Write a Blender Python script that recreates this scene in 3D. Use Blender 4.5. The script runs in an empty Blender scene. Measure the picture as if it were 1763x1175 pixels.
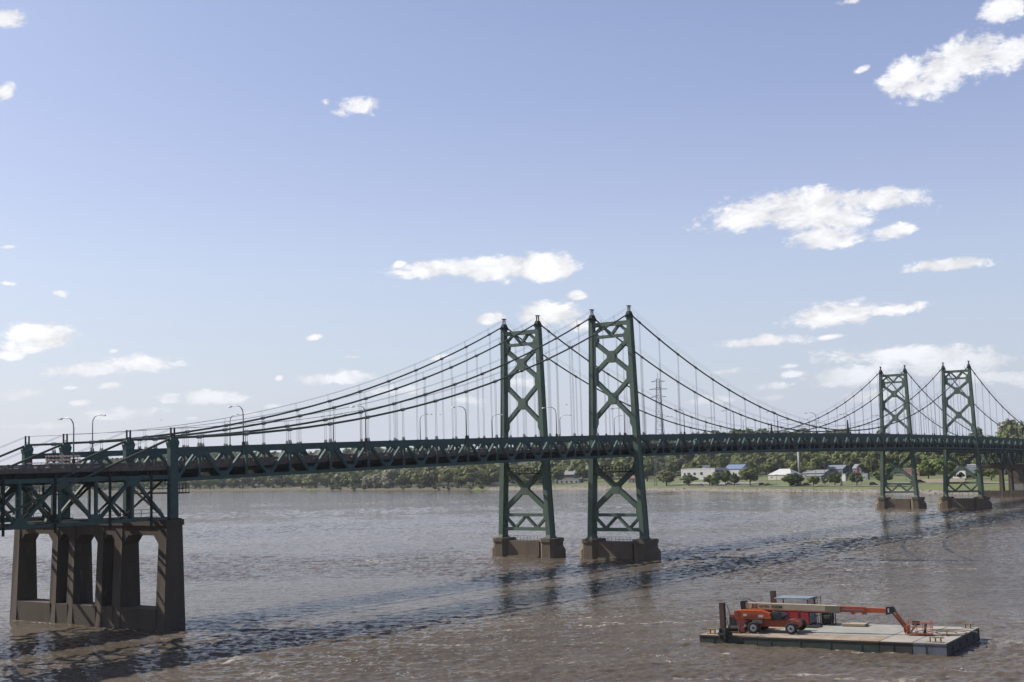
import bpy, math, random
from mathutils import Vector, Matrix
R = math.radians
scene = bpy.context.scene
col = scene.collection

# ------------------------------------------------------------------ camera, sky, sun, exposure
SUN = Vector((-0.27, 1.25, 1.0)).normalized()          # towards the sun
cam_d = bpy.data.cameras.new('camera'); cam = bpy.data.objects.new('camera', cam_d); col.objects.link(cam)
cam_d.sensor_width = 36.0; cam_d.sensor_fit = 'HORIZONTAL'; cam_d.lens = 45.4186
cam_d.clip_start = 0.5; cam_d.clip_end = 12000
rt = Vector((0.58385491, -0.81139351, -0.02745936)); up = Vector((-0.06094623, -0.07753237, 0.99512526)); fw = Vector((0.80956717, 0.57933522, 0.09471903))
M = Matrix((( rt.x, up.x, -fw.x, -106.0456), (rt.y, up.y, -fw.y, -128.1134), (rt.z, up.z, -fw.z, 19.0801), (0, 0, 0, 1)))
cam.matrix_world = M
scene.camera = cam

sun_d = bpy.data.lights.new('sun', 'SUN'); sun_d.energy = 5.0; sun_d.angle = R(0.5); sun_d.color = (1.0, 0.94, 0.85)
sun = bpy.data.objects.new('sun', sun_d); col.objects.link(sun)
sun.rotation_euler = SUN.to_track_quat('Z', 'Y').to_euler()
sun.location = (0, 60, 120)

scene.view_settings.view_transform = 'Standard'; scene.view_settings.look = 'None'
scene.view_settings.exposure = 0.6; scene.view_settings.gamma = 1.0; scene.view_settings.use_curve_mapping = False
scene.cycles.max_bounces = 6; scene.cycles.transparent_max_bounces = 6
scene.cycles.use_adaptive_sampling = True; scene.cycles.adaptive_threshold = 0.005; scene.cycles.use_denoising = True
scene.cycles.caustics_reflective = False; scene.cycles.caustics_refractive = False

CLOUDS = [
((0.9234, 0.2653, 0.2773),(0.1992, -0.949, 0.2445),(-0.328, 0.1705, 0.9292),0.0495,0.0198,1),
((0.9156, 0.2944, 0.2737),(0.2084, -0.9299, 0.3031),(-0.3438, 0.2205, 0.9128),0.027,0.0117,1),
((0.9327, 0.2272, 0.2801),(0.1754, -0.9643, 0.1984),(-0.3152, 0.1359, 0.9393),0.027,0.0135,1),
((0.9198, 0.29, 0.2643),(0.2754, -0.957, 0.0915),(-0.2794, 0.0113, 0.9601),0.0225,0.009,0.9),
((0.9034, 0.3243, 0.2804),(0.2345, -0.9213, 0.3101),(-0.3589, 0.2144, 0.9084),0.0117,0.0036,0.8),
((0.9233, 0.229, 0.3084),(0.1769, -0.9662, 0.1877),(-0.3409, 0.1188, 0.9326),0.0202,0.0099,0.9),
((0.8874, 0.3244, 0.3276),(0.3255, -0.9441, 0.0532),(-0.3265, -0.0594, 0.9433),0.0112,0.0036,0.7),
((0.8902, 0.418, 0.1812),(0.4207, -0.9069, 0.0256),(-0.175, -0.0534, 0.9831),0.0382,0.0126,1),
((0.9107, 0.3707, 0.1821),(0.3881, -0.9189, -0.0704),(-0.1412, -0.1348, 0.9808),0.054,0.018,1),
((0.9249, 0.3308, 0.1874),(0.3418, -0.9393, -0.0289),(-0.1664, -0.0908, 0.9819),0.0495,0.0099,1),
((0.9167, 0.365, 0.1623),(0.367, -0.93, 0.0186),(-0.1577, -0.0425, 0.9866),0.0292,0.0117,1),
((0.9339, 0.3178, 0.1638),(0.2884, -0.9404, 0.1802),(-0.2113, 0.1211, 0.9699),0.0189,0.0072,0.9),
((0.9498, 0.2817, 0.1363),(0.2805, -0.9594, 0.0283),(-0.1387, -0.0114, 0.9903),0.0324,0.0058,1),
((0.926, 0.3627, 0.1049),(0.3594, -0.9319, 0.0494),(-0.1157, 0.0081, 0.9933),0.0472,0.0099,1),
((0.939, 0.3272, 0.1058),(0.3155, -0.9421, 0.1138),(-0.1369, 0.0735, 0.9879),0.0315,0.0054,0.9),
((0.9072, 0.4114, 0.0878),(0.411, -0.9113, 0.0242),(-0.09, -0.0141, 0.9958),0.0382,0.0054,0.9),
((0.9256, 0.368, 0.0886),(0.3606, -0.9285, 0.0888),(-0.115, 0.0502, 0.9921),0.0135,0.0031,0.7),
((0.9452, 0.3181, 0.073),(0.32, -0.9473, -0.0162),(-0.064, -0.0386, 0.9972),0.0674,0.0076,1),
((0.9348, 0.3506, 0.0573),(0.3473, -0.9358, 0.0606),(-0.0749, 0.0368, 0.9965),0.0427,0.0108,1),
((0.9556, 0.2877, 0.0636),(0.2882, -0.9576, 0.0015),(-0.0614, -0.0169, 0.998),0.0562,0.0108,1),
((0.9647, 0.2578, 0.0528),(0.2604, -0.9642, -0.0492),(-0.0382, -0.0612, 0.9974),0.0337,0.0072,0.95),
((0.9381, 0.3437, 0.0431),(0.3427, -0.939, 0.0293),(-0.0506, 0.0127, 0.9986),0.0337,0.0067,1),
((0.9155, 0.3976, 0.0617),(0.3953, -0.9174, 0.0457),(-0.0747, 0.0175, 0.997),0.0157,0.004,0.7),
((0.9152, 0.3971, 0.0682),(0.3949, -0.9177, 0.0443),(-0.0802, 0.0136, 0.9967),0.0135,0.0027,0.6),
((0.9123, 0.406, 0.0532),(0.4049, -0.9138, 0.0307),(-0.0611, 0.0065, 0.9981),0.0225,0.0054,0.6),
((0.9108, 0.4105, 0.0446),(0.4102, -0.9119, 0.0153),(-0.047, -0.0044, 0.9989),0.027,0.0045,0.6),
((0.8933, 0.4445, 0.0659),(0.4446, -0.8956, 0.0138),(-0.0652, -0.017, 0.9977),0.0225,0.0045,0.6),
((0.892, 0.4498, 0.044),(0.4495, -0.8931, 0.0176),(-0.0472, -0.004, 0.9989),0.027,0.0063,0.55),
((0.7719, 0.6174, 0.1519),(0.6227, -0.7823, 0.0153),(-0.1283, -0.0828, 0.9883),0.0405,0.0085,1),
((0.8044, 0.5745, 0.1515),(0.5803, -0.8144, 0.0071),(-0.1275, -0.0822, 0.9884),0.0517,0.0112,1),
((0.7884, 0.5962, 0.1513),(0.6058, -0.7952, -0.0233),(-0.1065, -0.11, 0.9882),0.027,0.009,1),
((0.8159, 0.558, 0.1514),(0.5639, -0.8258, 0.0041),(-0.1273, -0.082, 0.9885),0.027,0.0094,1.45),
((0.811, 0.5655, 0.1503),(0.5713, -0.8207, 0.0055),(-0.1265, -0.0815, 0.9886),0.018,0.0076,1.4),
((0.7516, 0.6411, 0.1555),(0.6002, -0.7624, 0.2419),(-0.2737, 0.0885, 0.9577),0.009,0.0036,0.9),
((0.835, 0.5348, 0.1291),(0.5428, -0.8392, -0.034),(-0.0902, -0.0984, 0.991),0.009,0.004,1),
((0.7987, 0.5911, 0.1128),(0.5882, -0.8064, 0.0611),(-0.1271, -0.0176, 0.9917),0.0153,0.0054,0.95),
((0.8245, 0.5542, 0.1142),(0.5638, -0.8217, -0.0827),(-0.048, -0.1326, 0.99),0.0315,0.0108,1),
((0.8387, 0.5343, 0.1054),(0.5441, -0.8304, -0.1196),(-0.0236, -0.1577, 0.9872),0.027,0.0072,0.8),
((0.7114, 0.6955, 0.1007),(0.6715, -0.715, 0.1948),(-0.2075, 0.071, 0.9757),0.0072,0.0031,0.9),
((0.733, 0.6749, 0.0851),(0.6784, -0.7345, -0.0172),(-0.0509, -0.0704, 0.9962),0.0153,0.0022,0.6),
((0.7283, 0.6818, 0.0688),(0.6814, -0.7312, 0.0336),(-0.0732, -0.0225, 0.9971),0.0324,0.0058,1),
((0.7583, 0.6493, 0.059),(0.6488, -0.7604, 0.0298),(-0.0642, -0.0157, 0.9978),0.027,0.0054,0.8),
((0.6944, 0.7162, 0.0697),(0.6036, -0.6325, 0.4854),(-0.3917, 0.2951, 0.8715),0.0045,0.0031,0.8),
((0.7772, 0.6236, 0.0838),(0.6204, -0.7817, 0.064),(-0.1054, -0.0022, 0.9944),0.0117,0.0036,0.6),
((0.7121, 0.647, 0.2726),(0.6511, -0.7539, 0.0882),(-0.2626, -0.1147, 0.9581),0.0216,0.009,0.85),
((0.6952, 0.6644, 0.2745),(0.6885, -0.7251, 0.0113),(-0.2065, -0.1811, 0.9615),0.0063,0.0054,0.5),
((0.5128, 0.7959, 0.3218),(0.7941, -0.5822, 0.1747),(-0.3264, -0.1659, 0.9306),0.018,0.0081,0.85),
((0.5216, 0.8087, 0.272),(0.4339, -0.5259, 0.7316),(-0.7346, 0.2636, 0.6252),0.0112,0.0081,0.55),
((0.537, 0.8272, 0.1656),(0.8276, -0.5546, 0.0864),(-0.1633, -0.0906, 0.9824),0.0112,0.0031,0.6),
((0.5685, 0.8119, 0.1328),(0.8177, -0.5754, 0.0174),(-0.0905, -0.0987, 0.991),0.009,0.0036,0.8),
((0.5384, 0.831, 0.1396),(0.8371, -0.5465, 0.025),(-0.0971, -0.1033, 0.9899),0.009,0.0027,0.6),
((0.5602, 0.8221, 0.1015),(0.8259, -0.5638, 0.0078),(-0.0637, -0.0795, 0.9948),0.0279,0.0117,1),
((0.5508, 0.8292, 0.0952),(0.8326, -0.5538, 0.0066),(-0.0582, -0.0756, 0.9954),0.0225,0.0063,1),
((0.5414, 0.8362, 0.088),(0.8392, -0.5438, 0.005),(-0.052, -0.0711, 0.9961),0.0135,0.0045,1),
((0.591, 0.8028, 0.0788),(0.8004, -0.5958, 0.0662),(-0.1001, -0.0239, 0.9947),0.036,0.0063,1),
((0.6203, 0.7801, 0.082),(0.7809, -0.624, 0.0295),(-0.0742, -0.0457, 0.9962),0.0337,0.0081,1),
((0.6018, 0.7934, 0.0911),(0.7968, -0.6043, -0.0006),(-0.0546, -0.073, 0.9958),0.0054,0.0027,0.7),
((0.5493, 0.8335, 0.0596),(0.8337, -0.5514, 0.0282),(-0.0564, -0.0342, 0.9978),0.0225,0.0049,0.95),
((0.6014, 0.7962, 0.0655),(0.7905, -0.605, 0.0959),(-0.116, 0.006, 0.9932),0.0099,0.0031,0.9),
((0.5786, 0.8131, 0.0644),(0.815, -0.5794, -0.007),(-0.0316, -0.0565, 0.9979),0.0063,0.0018,0.7),
((0.5855, 0.8089, 0.0533),(0.8068, -0.5879, 0.0585),(-0.0786, -0.0087, 0.9969),0.0135,0.0031,0.8),
((0.6569, 0.7519, 0.0564),(0.7522, -0.6587, 0.0199),(-0.0521, -0.0294, 0.9982),0.0382,0.0058,1),
((0.6376, 0.7684, 0.0542),(0.77, -0.6379, -0.0142),(-0.0236, -0.0508, 0.9984),0.0135,0.0031,0.8),
((0.6103, 0.7909, 0.0452),(0.7901, -0.6118, 0.0372),(-0.057, -0.013, 0.9983),0.0405,0.0067,0.9),
((0.5631, 0.8256, 0.0363),(0.8256, -0.564, 0.0189),(-0.0361, -0.0194, 0.9992),0.036,0.0045,0.7),
((0.692, 0.7202, 0.0486),(0.7171, -0.6936, 0.0682),(-0.0828, 0.0123, 0.9965),0.0117,0.0031,0.8),
((0.6477, 0.7608, 0.0409),(0.7618, -0.6476, -0.0182),(-0.0127, -0.0429, 0.999),0.0117,0.0022,0.7),
((0.6796, 0.7323, 0.0436),(0.7335, -0.6795, -0.0192),(-0.0156, -0.045, 0.9989),0.018,0.0027,0.6),
((0.7896, 0.6116, 0.0498),(0.6131, -0.7896, -0.0257),(-0.0236, -0.0508, 0.9984),0.027,0.0063,0.55),
((0.8159, 0.5748, 0.062),(0.5771, -0.8162, -0.028),(-0.0345, -0.0586, 0.9977),0.0225,0.009,0.5)]


SKY_STRENGTH = 0.083
def build_world():
    w = bpy.data.worlds.new('World'); scene.world = w; w.use_nodes = True
    nt = w.node_tree; N = nt.nodes; L = nt.links; N.clear()
    out = N.new('ShaderNodeOutputWorld'); bg = N.new('ShaderNodeBackground'); bg.inputs['Strength'].default_value = SKY_STRENGTH
    sky = N.new('ShaderNodeTexSky'); sky.sky_type = 'NISHITA'; sky.sun_disc = False
    sky.sun_elevation = math.asin(SUN.z); sky.sun_rotation = math.atan2(SUN.x, SUN.y)
    sky.altitude = 200; sky.air_density = 1.0; sky.dust_density = 2.2; sky.ozone_density = 1.6
    geo = N.new('ShaderNodeNewGeometry')
    vm0 = N.new('ShaderNodeVectorMath'); vm0.operation = 'SCALE'; vm0.inputs[3].default_value = -1.0
    tc = N.new('ShaderNodeTexCoord')
    D = tc.outputs['Generated']
    def math_(op, a, b=None, clamp=False):
        n = N.new('ShaderNodeMath'); n.operation = op; n.use_clamp = clamp
        for i, v in enumerate((a, b)):
            if v is None: continue
            if isinstance(v, (int, float)): n.inputs[i].default_value = v
            else: L.new(v, n.inputs[i])
        return n.outputs[0]
    def dot(vec):
        n = N.new('ShaderNodeVectorMath'); n.operation = 'DOT_PRODUCT'; L.new(D, n.inputs[0]); n.inputs[1].default_value = vec
        return n.outputs['Value']
    field = None
    for c, r_, u_, rx, ry, wt in CLOUDS:
        a = dot(Vector(r_) / rx); b = dot(Vector(u_) / ry)
        a2 = math_('MULTIPLY', a, a); b2 = math_('MULTIPLY', b, b)
        q = math_('ADD', a2, b2)
        v = math_('SUBTRACT', 1.0, math_('SQRT', q))
        v = math_('SUBTRACT', v, 0.75 * (1.0 - wt))
        field = v if field is None else math_('SMOOTH_MAX', field, v)
        if field is not v: field.node.inputs[2].default_value = 0.12
    sep = N.new('ShaderNodeSeparateXYZ'); L.new(D, sep.inputs[0])
    # a flattened direction space makes the cloud edges longer than high
    az = math_('ARCTAN2', sep.outputs['Y'], sep.outputs['X'])
    cmb = N.new('ShaderNodeCombineXYZ'); L.new(math_('MULTIPLY', az, 1.0), cmb.inputs[0]); L.new(math_('MULTIPLY', sep.outputs['Z'], 1.75), cmb.inputs[1])
    def noise(scale, detail, rough, dist=0.0, off=0.0):
        n = N.new('ShaderNodeTexNoise'); n.inputs['Scale'].default_value = scale; n.inputs['Detail'].default_value = detail
        n.inputs['Roughness'].default_value = rough; n.inputs['Distortion'].default_value = dist
        if off:
            a = N.new('ShaderNodeVectorMath'); a.operation = 'ADD'; a.inputs[1].default_value = (off, off * .7, off * 1.3); L.new(cmb.outputs[0], a.inputs[0]); L.new(a.outputs[0], n.inputs['Vector'])
        else: L.new(cmb.outputs[0], n.inputs['Vector'])
        return n.outputs['Fac']
    n1 = noise(30, 10, 0.62, 0.5); n2 = noise(95, 7, 0.68, 0.3, 3.1)
    den = math_('ADD', field, math_('MULTIPLY', math_('SUBTRACT', n1, 0.52), 2.15))
    den = math_('ADD', den, math_('MULTIPLY', math_('SUBTRACT', n2, 0.5), 1.1))
    # nothing of the blobs reaches far outside them
    mr = N.new('ShaderNodeMapRange'); mr.interpolation_type = 'SMOOTHSTEP'; mr.inputs['From Min'].default_value = -0.06; mr.inputs['From Max'].default_value = 0.46
    L.new(den, mr.inputs['Value'])
    gate = N.new('ShaderNodeMapRange'); gate.interpolation_type = 'SMOOTHSTEP'; gate.inputs['From Min'].default_value = -0.75; gate.inputs['From Max'].default_value = -0.1; L.new(field, gate.inputs['Value'])
    mask = math_('MULTIPLY', mr.outputs[0], gate.outputs[0])
    hor = N.new('ShaderNodeMapRange'); hor.inputs['From Min'].default_value = 0.0; hor.inputs['From Max'].default_value = 0.10; hor.inputs['To Min'].default_value = 0.0; hor.inputs['To Max'].default_value = 0.95
    L.new(sep.outputs['Z'], hor.inputs['Value'])
    mask = math_('MULTIPLY', mask, hor.outputs[0], True)
    # the sky itself: nishita, whitened towards the horizon by the summer haze
    def ramp(stops):
        r = N.new('ShaderNodeValToRGB'); e = r.color_ramp.elements
        while len(e) < len(stops): e.new(.5)
        for q, (p, c) in zip(e, stops): q.position = p; q.color = (*c, 1)
        L.new(sep.outputs['Z'], r.inputs[0]); return r.outputs[0]
    wgt = ramp([(0,(.72,)*3),(.06,(.62,)*3),(.15,(.54,)*3),(.22,(.45,)*3),(.36,(.28,)*3),(.65,(.05,)*3)])
    hzc = ramp([(0,(5.4,5.9,7.2)),(.07,(5.3,5.85,7.3)),(.15,(5.1,5.65,7.6)),(.20,(4.6,5.0,7.5)),(.28,(3.9,4.2,7.2)),(.6,(2.6,2.9,6.4))])
    m0 = N.new('ShaderNodeMix'); m0.data_type = 'RGBA'
    L.new(hzc, m0.inputs[7]); L.new(wgt, m0.inputs[0]); L.new(sky.outputs[0], m0.inputs[6])
    cr = N.new('ShaderNodeMapRange'); cr.inputs['From Min'].default_value = 0.35; cr.inputs['From Max'].default_value = 0.7; cr.inputs['To Min'].default_value = 6.3; cr.inputs['To Max'].default_value = 8.7
    relief = math_('SUBTRACT', n1, noise(30, 10, 0.62, 0.5, 0.012))
    L.new(math_('ADD', math_('MULTIPLY', relief, 1.1), math_('ADD', math_('MULTIPLY', field, .14), .44)), cr.inputs['Value'])
    cc = N.new('ShaderNodeCombineColor'); L.new(cr.outputs[0], cc.inputs[0]); L.new(math_('MULTIPLY', cr.outputs[0], 1.0), cc.inputs[1]); L.new(math_('MULTIPLY', cr.outputs[0], 1.03), cc.inputs[2])
    m1 = N.new('ShaderNodeMix'); m1.data_type = 'RGBA'
    L.new(mask, m1.inputs[0]); L.new(m0.outputs[2], m1.inputs[6]); L.new(cc.outputs[0], m1.inputs[7])
    L.new(m1.outputs[2], bg.inputs['Color']); L.new(bg.outputs[0], out.inputs['Surface'])
build_world()

# ------------------------------------------------------------------ helpers
class MB:
    """collects boxes, beams and tubes, then links them as one mesh object"""
    def __init__(s): s.v = []; s.f = []
    def add(s, vs, fs):
        o = len(s.v); s.v += [tuple(p) for p in vs]; s.f += [tuple(i + o for i in q) for q in fs]; return s
    def box(s, x0, x1, y0, y1, z0, z1):
        return s.add([(x0,y0,z0),(x1,y0,z0),(x1,y1,z0),(x0,y1,z0),(x0,y0,z1),(x1,y0,z1),(x1,y1,z1),(x0,y1,z1)],
                     [(0,3,2,1),(4,5,6,7),(0,1,5,4),(1,2,6,5),(2,3,7,6),(3,0,4,7)])
    def beam(s, p, q, w, h, upv=(0,0,1), w2=None, h2=None):
        p = Vector(p); q = Vector(q); d = (q - p).normalized(); u = Vector(upv)
        if abs(d.dot(u)) > .98: u = Vector((1,0,0)) if abs(d.x) < .9 else Vector((0,1,0))
        a = d.cross(u).normalized(); b = a.cross(d).normalized(); w2 = w if w2 is None else w2; h2 = h if h2 is None else h2
        vs = []
        for c, ww, hh in ((p, w, h), (q, w2, h2)):
            for i, j in ((-1,-1),(1,-1),(1,1),(-1,1)): vs.append(c + a * (i * ww / 2) + b * (j * hh / 2))
        return s.add(vs, [(0,1,2,3),(7,6,5,4),(0,4,5,1),(1,5,6,2),(2,6,7,3),(3,7,4,0)])
    def tube(s, pts, r, n=6):
        pts = [Vector(p) for p in pts]; rs = r if isinstance(r, (list, tuple)) else [r] * len(pts); vs = []; fs = []
        for i, p in enumerate(pts):
            d = (pts[min(i+1, len(pts)-1)] - pts[max(i-1, 0)]).normalized()
            u = Vector((0,0,1)) if abs(d.z) < .9 else Vector((1,0,0))
            a = d.cross(u).normalized(); b = a.cross(d)
            for k in range(n):
                t = 2 * math.pi * k / n; vs.append(p + (a * math.cos(t) + b * math.sin(t)) * rs[i])
        for i in range(len(pts) - 1):
            for k in range(n): fs.append((i*n+k, i*n+(k+1)%n, (i+1)*n+(k+1)%n, (i+1)*n+k))
        fs.append(tuple(range(n-1, -1, -1))); m = (len(pts)-1)*n; fs.append(tuple(range(m, m+n)))
        return s.add(vs, fs)
    def prism(s, poly, a, b, axis='x', top=None):
        """polygon of (u,v) pairs extruded along an axis from a to b (top: another polygon at b)"""
        n = len(poly); t = top or poly
        def P(u, v, w): return {'x': (w,u,v), 'y': (u,w,v), 'z': (u,v,w)}[axis]
        vs = [P(u,v,a) for u,v in poly] + [P(u,v,b) for u,v in t]
        return s.add(vs, [tuple(range(n-1,-1,-1)), tuple(range(n,2*n))] + [(i,(i+1)%n,n+(i+1)%n,n+i) for i in range(n)])
    def build(s, name, mat, parent=None, origin=None, smooth=False):
        me = bpy.data.meshes.new(name)
        v = s.v if origin is None else [(a-origin[0], b-origin[1], c-origin[2]) for a,b,c in s.v]
        me.from_pydata(v, [], s.f); me.materials.append(mat)
        import bmesh
        bm = bmesh.new(); bm.from_mesh(me); bmesh.ops.recalc_face_normals(bm, faces=bm.faces[:]); bm.to_mesh(me); bm.free()
        if smooth: me.polygons.foreach_set('use_smooth', [True] * len(me.polygons))
        o = bpy.data.objects.new(name, me); col.objects.link(o)
        if parent: o.parent = parent
        return o
def link_mesh(name, me, parent=None, loc=(0,0,0), rz=0.0, scale=(1,1,1)):
    o = bpy.data.objects.new(name, me); col.objects.link(o); o.location = loc; o.rotation_euler = (0,0,rz); o.scale = scale
    if parent: o.parent = parent
    return o
def tag(o, label=None, cat=None, group=None, kind=None):
    for k, v in (('label', label), ('category', cat), ('group', group), ('kind', kind)):
        if v: o[k] = v
    return o
def empty(name, loc=(0,0,0), rz=0.0, parent=None):
    o = bpy.data.objects.new(name, None); col.objects.link(o); o.location = loc; o.rotation_euler = (0,0,rz); o.empty_display_size = .5
    if parent: o.parent = parent
    return o
def copy_tree(o, parent=None):
    c = o.copy(); col.objects.link(c)
    if parent: c.parent = parent
    for ch in list(o.children): copy_tree(ch, c)
    return c

SUNLIT = .68          # scales the albedos of sunlit materials down against the raised exposure
def mat(name, base, rough=.7, alt=None, scale=3.0, alt_amt=.5, lo=.45, hi=.65, metal=0.0, stretch=(1,1,1), bump=0.0, bump_scale=20, spec=.5, obj_coords=False, alt2=None, scale2=.4, lo2=.5, hi2=.7, k=None):
    if k is None: k = SUNLIT
    base = tuple(q*k for q in base); alt = tuple(q*k for q in alt) if alt else alt; alt2 = tuple(q*k for q in alt2) if alt2 else alt2
    m = bpy.data.materials.new(name); m.use_nodes = True; nt = m.node_tree; N = nt.nodes; L = nt.links
    b = N['Principled BSDF']; b.inputs['Base Color'].default_value = (*base, 1); b.inputs['Roughness'].default_value = rough; b.inputs['Metallic'].default_value = metal
    b.inputs['Specular IOR Level'].default_value = spec
    if alt or bump:
        if obj_coords: src = N.new('ShaderNodeTexCoord').outputs['Object']
        else: src = N.new('ShaderNodeNewGeometry').outputs['Position']
        mp = N.new('ShaderNodeMapping'); mp.inputs['Scale'].default_value = stretch; L.new(src, mp.inputs['Vector'])
    cur = None
    if alt:
        def layer(cur, c, sc, lo, hi, amt):
            n = N.new('ShaderNodeTexNoise'); n.inputs['Scale'].default_value = sc; n.inputs['Detail'].default_value = 6; n.inputs['Roughness'].default_value = .62; L.new(mp.outputs[0], n.inputs['Vector'])
            r = N.new('ShaderNodeMapRange'); r.inputs['From Min'].default_value = lo; r.inputs['From Max'].default_value = hi; r.inputs['To Max'].default_value = amt; L.new(n.outputs['Fac'], r.inputs['Value'])
            x = N.new('ShaderNodeMix'); x.data_type = 'RGBA'; L.new(r.outputs[0], x.inputs[0]); x.inputs[7].default_value = (*c, 1)
            if cur is None: x.inputs[6].default_value = (*base, 1)
            else: L.new(cur, x.inputs[6])
            return x.outputs[2]
        cur = layer(cur, alt, scale, lo, hi, alt_amt)
        if alt2: cur = layer(cur, alt2, scale2, lo2, hi2, .8)
        L.new(cur, b.inputs['Base Color'])
    if bump:
        n = N.new('ShaderNodeTexNoise'); n.inputs['Scale'].default_value = bump_scale; n.inputs['Detail'].default_value = 4; L.new(mp.outputs[0], n.inputs['Vector'])
        bp = N.new('ShaderNodeBump'); bp.inputs['Strength'].default_value = .6; bp.inputs['Distance'].default_value = bump; L.new(n.outputs['Fac'], bp.inputs['Height']); L.new(bp.outputs[0], b.inputs['Normal'])
    return m

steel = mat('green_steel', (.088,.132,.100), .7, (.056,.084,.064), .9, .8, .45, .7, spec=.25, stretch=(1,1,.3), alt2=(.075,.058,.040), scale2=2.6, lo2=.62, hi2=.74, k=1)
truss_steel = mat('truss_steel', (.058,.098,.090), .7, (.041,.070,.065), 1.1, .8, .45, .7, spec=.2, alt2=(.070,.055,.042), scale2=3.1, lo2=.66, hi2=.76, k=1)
cable_mat = mat('cable_wrap', (.075,.090,.070), .75, (.050,.058,.048), 1.5, .7, spec=.2, k=1)
rope_mat = mat('wire_rope', (.19,.20,.20), .6, spec=.2, k=1)
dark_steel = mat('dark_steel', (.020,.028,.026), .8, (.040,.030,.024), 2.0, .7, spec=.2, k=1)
rail_mat = mat('weathered_rail', (.145,.122,.112), .9, (.09,.075,.067), 1.6, .8, .4, .65, spec=.15, k=1)
road_mat = mat('asphalt', (.06,.06,.058), .9, (.085,.082,.078), 2.0, .8)
concrete = mat('brown_concrete', (.070,.054,.039), .95, (.048,.037,.027), .55, .8, .4, .68, stretch=(1,1,.28), bump=.02, bump_scale=6, alt2=(.125,.098,.072), scale2=1.4, lo2=.62, hi2=.75, k=1)
galv = mat('galvanised', (.33,.34,.34), .45, metal=.4)
lamp_glass = mat('lamp_lens', (.45,.45,.42), .3)

# ------------------------------------------------------------------ the bridges
S1 = 112.8; T2X = 337.25; XE = 450.05; W = 8.585; SP = 21.833; MID = 225.03
def zt(X):
    Xc = min(max(X, 0.0), XE)
    return 24.678 - 4.782e-5 * (Xc - MID) ** 2
DEP = 4.22
NODES = [S1 - 5.21 - 7.9507 * (13 - j) for j in range(14)] + [S1 + 3.887 + 7.75 * k for k in range(29)] + [T2X + 6.2 + 7.9507 * k for k in range(14)]
BOT = [0.35] + [(a + b) / 2 for a, b in zip(NODES, NODES[1:])] + [XE - .35]
ZTOP = 48.0; ZB = 23.5; ZMIN = 25.5
def zcable(X):
    if S1 <= X <= T2X:
        h = (T2X - S1) / 2; return ZMIN + (ZTOP - ZMIN) * ((X - (S1 + T2X) / 2) / h) ** 2
    t = X / S1 if X < S1 else (XE - X) / (XE - T2X)
    return ZB + (ZTOP - ZB) * t - 4 * 5.55 * t * (1 - t)

ORG = (MID, 0.0, 0.0)
def leg_y(z, side):
    """outward offset of a tower leg's axis from the cable plane"""
    pts = [(4.0, 1.65), (17.0, .95), (25.0, .60), (47.2, .0)]
    for (a, oa), (b, ob) in zip(pts, pts[1:]):
        if z <= b: return (oa + (ob - oa) * (z - a) / (b - a)) * side
    return 0.0

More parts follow.
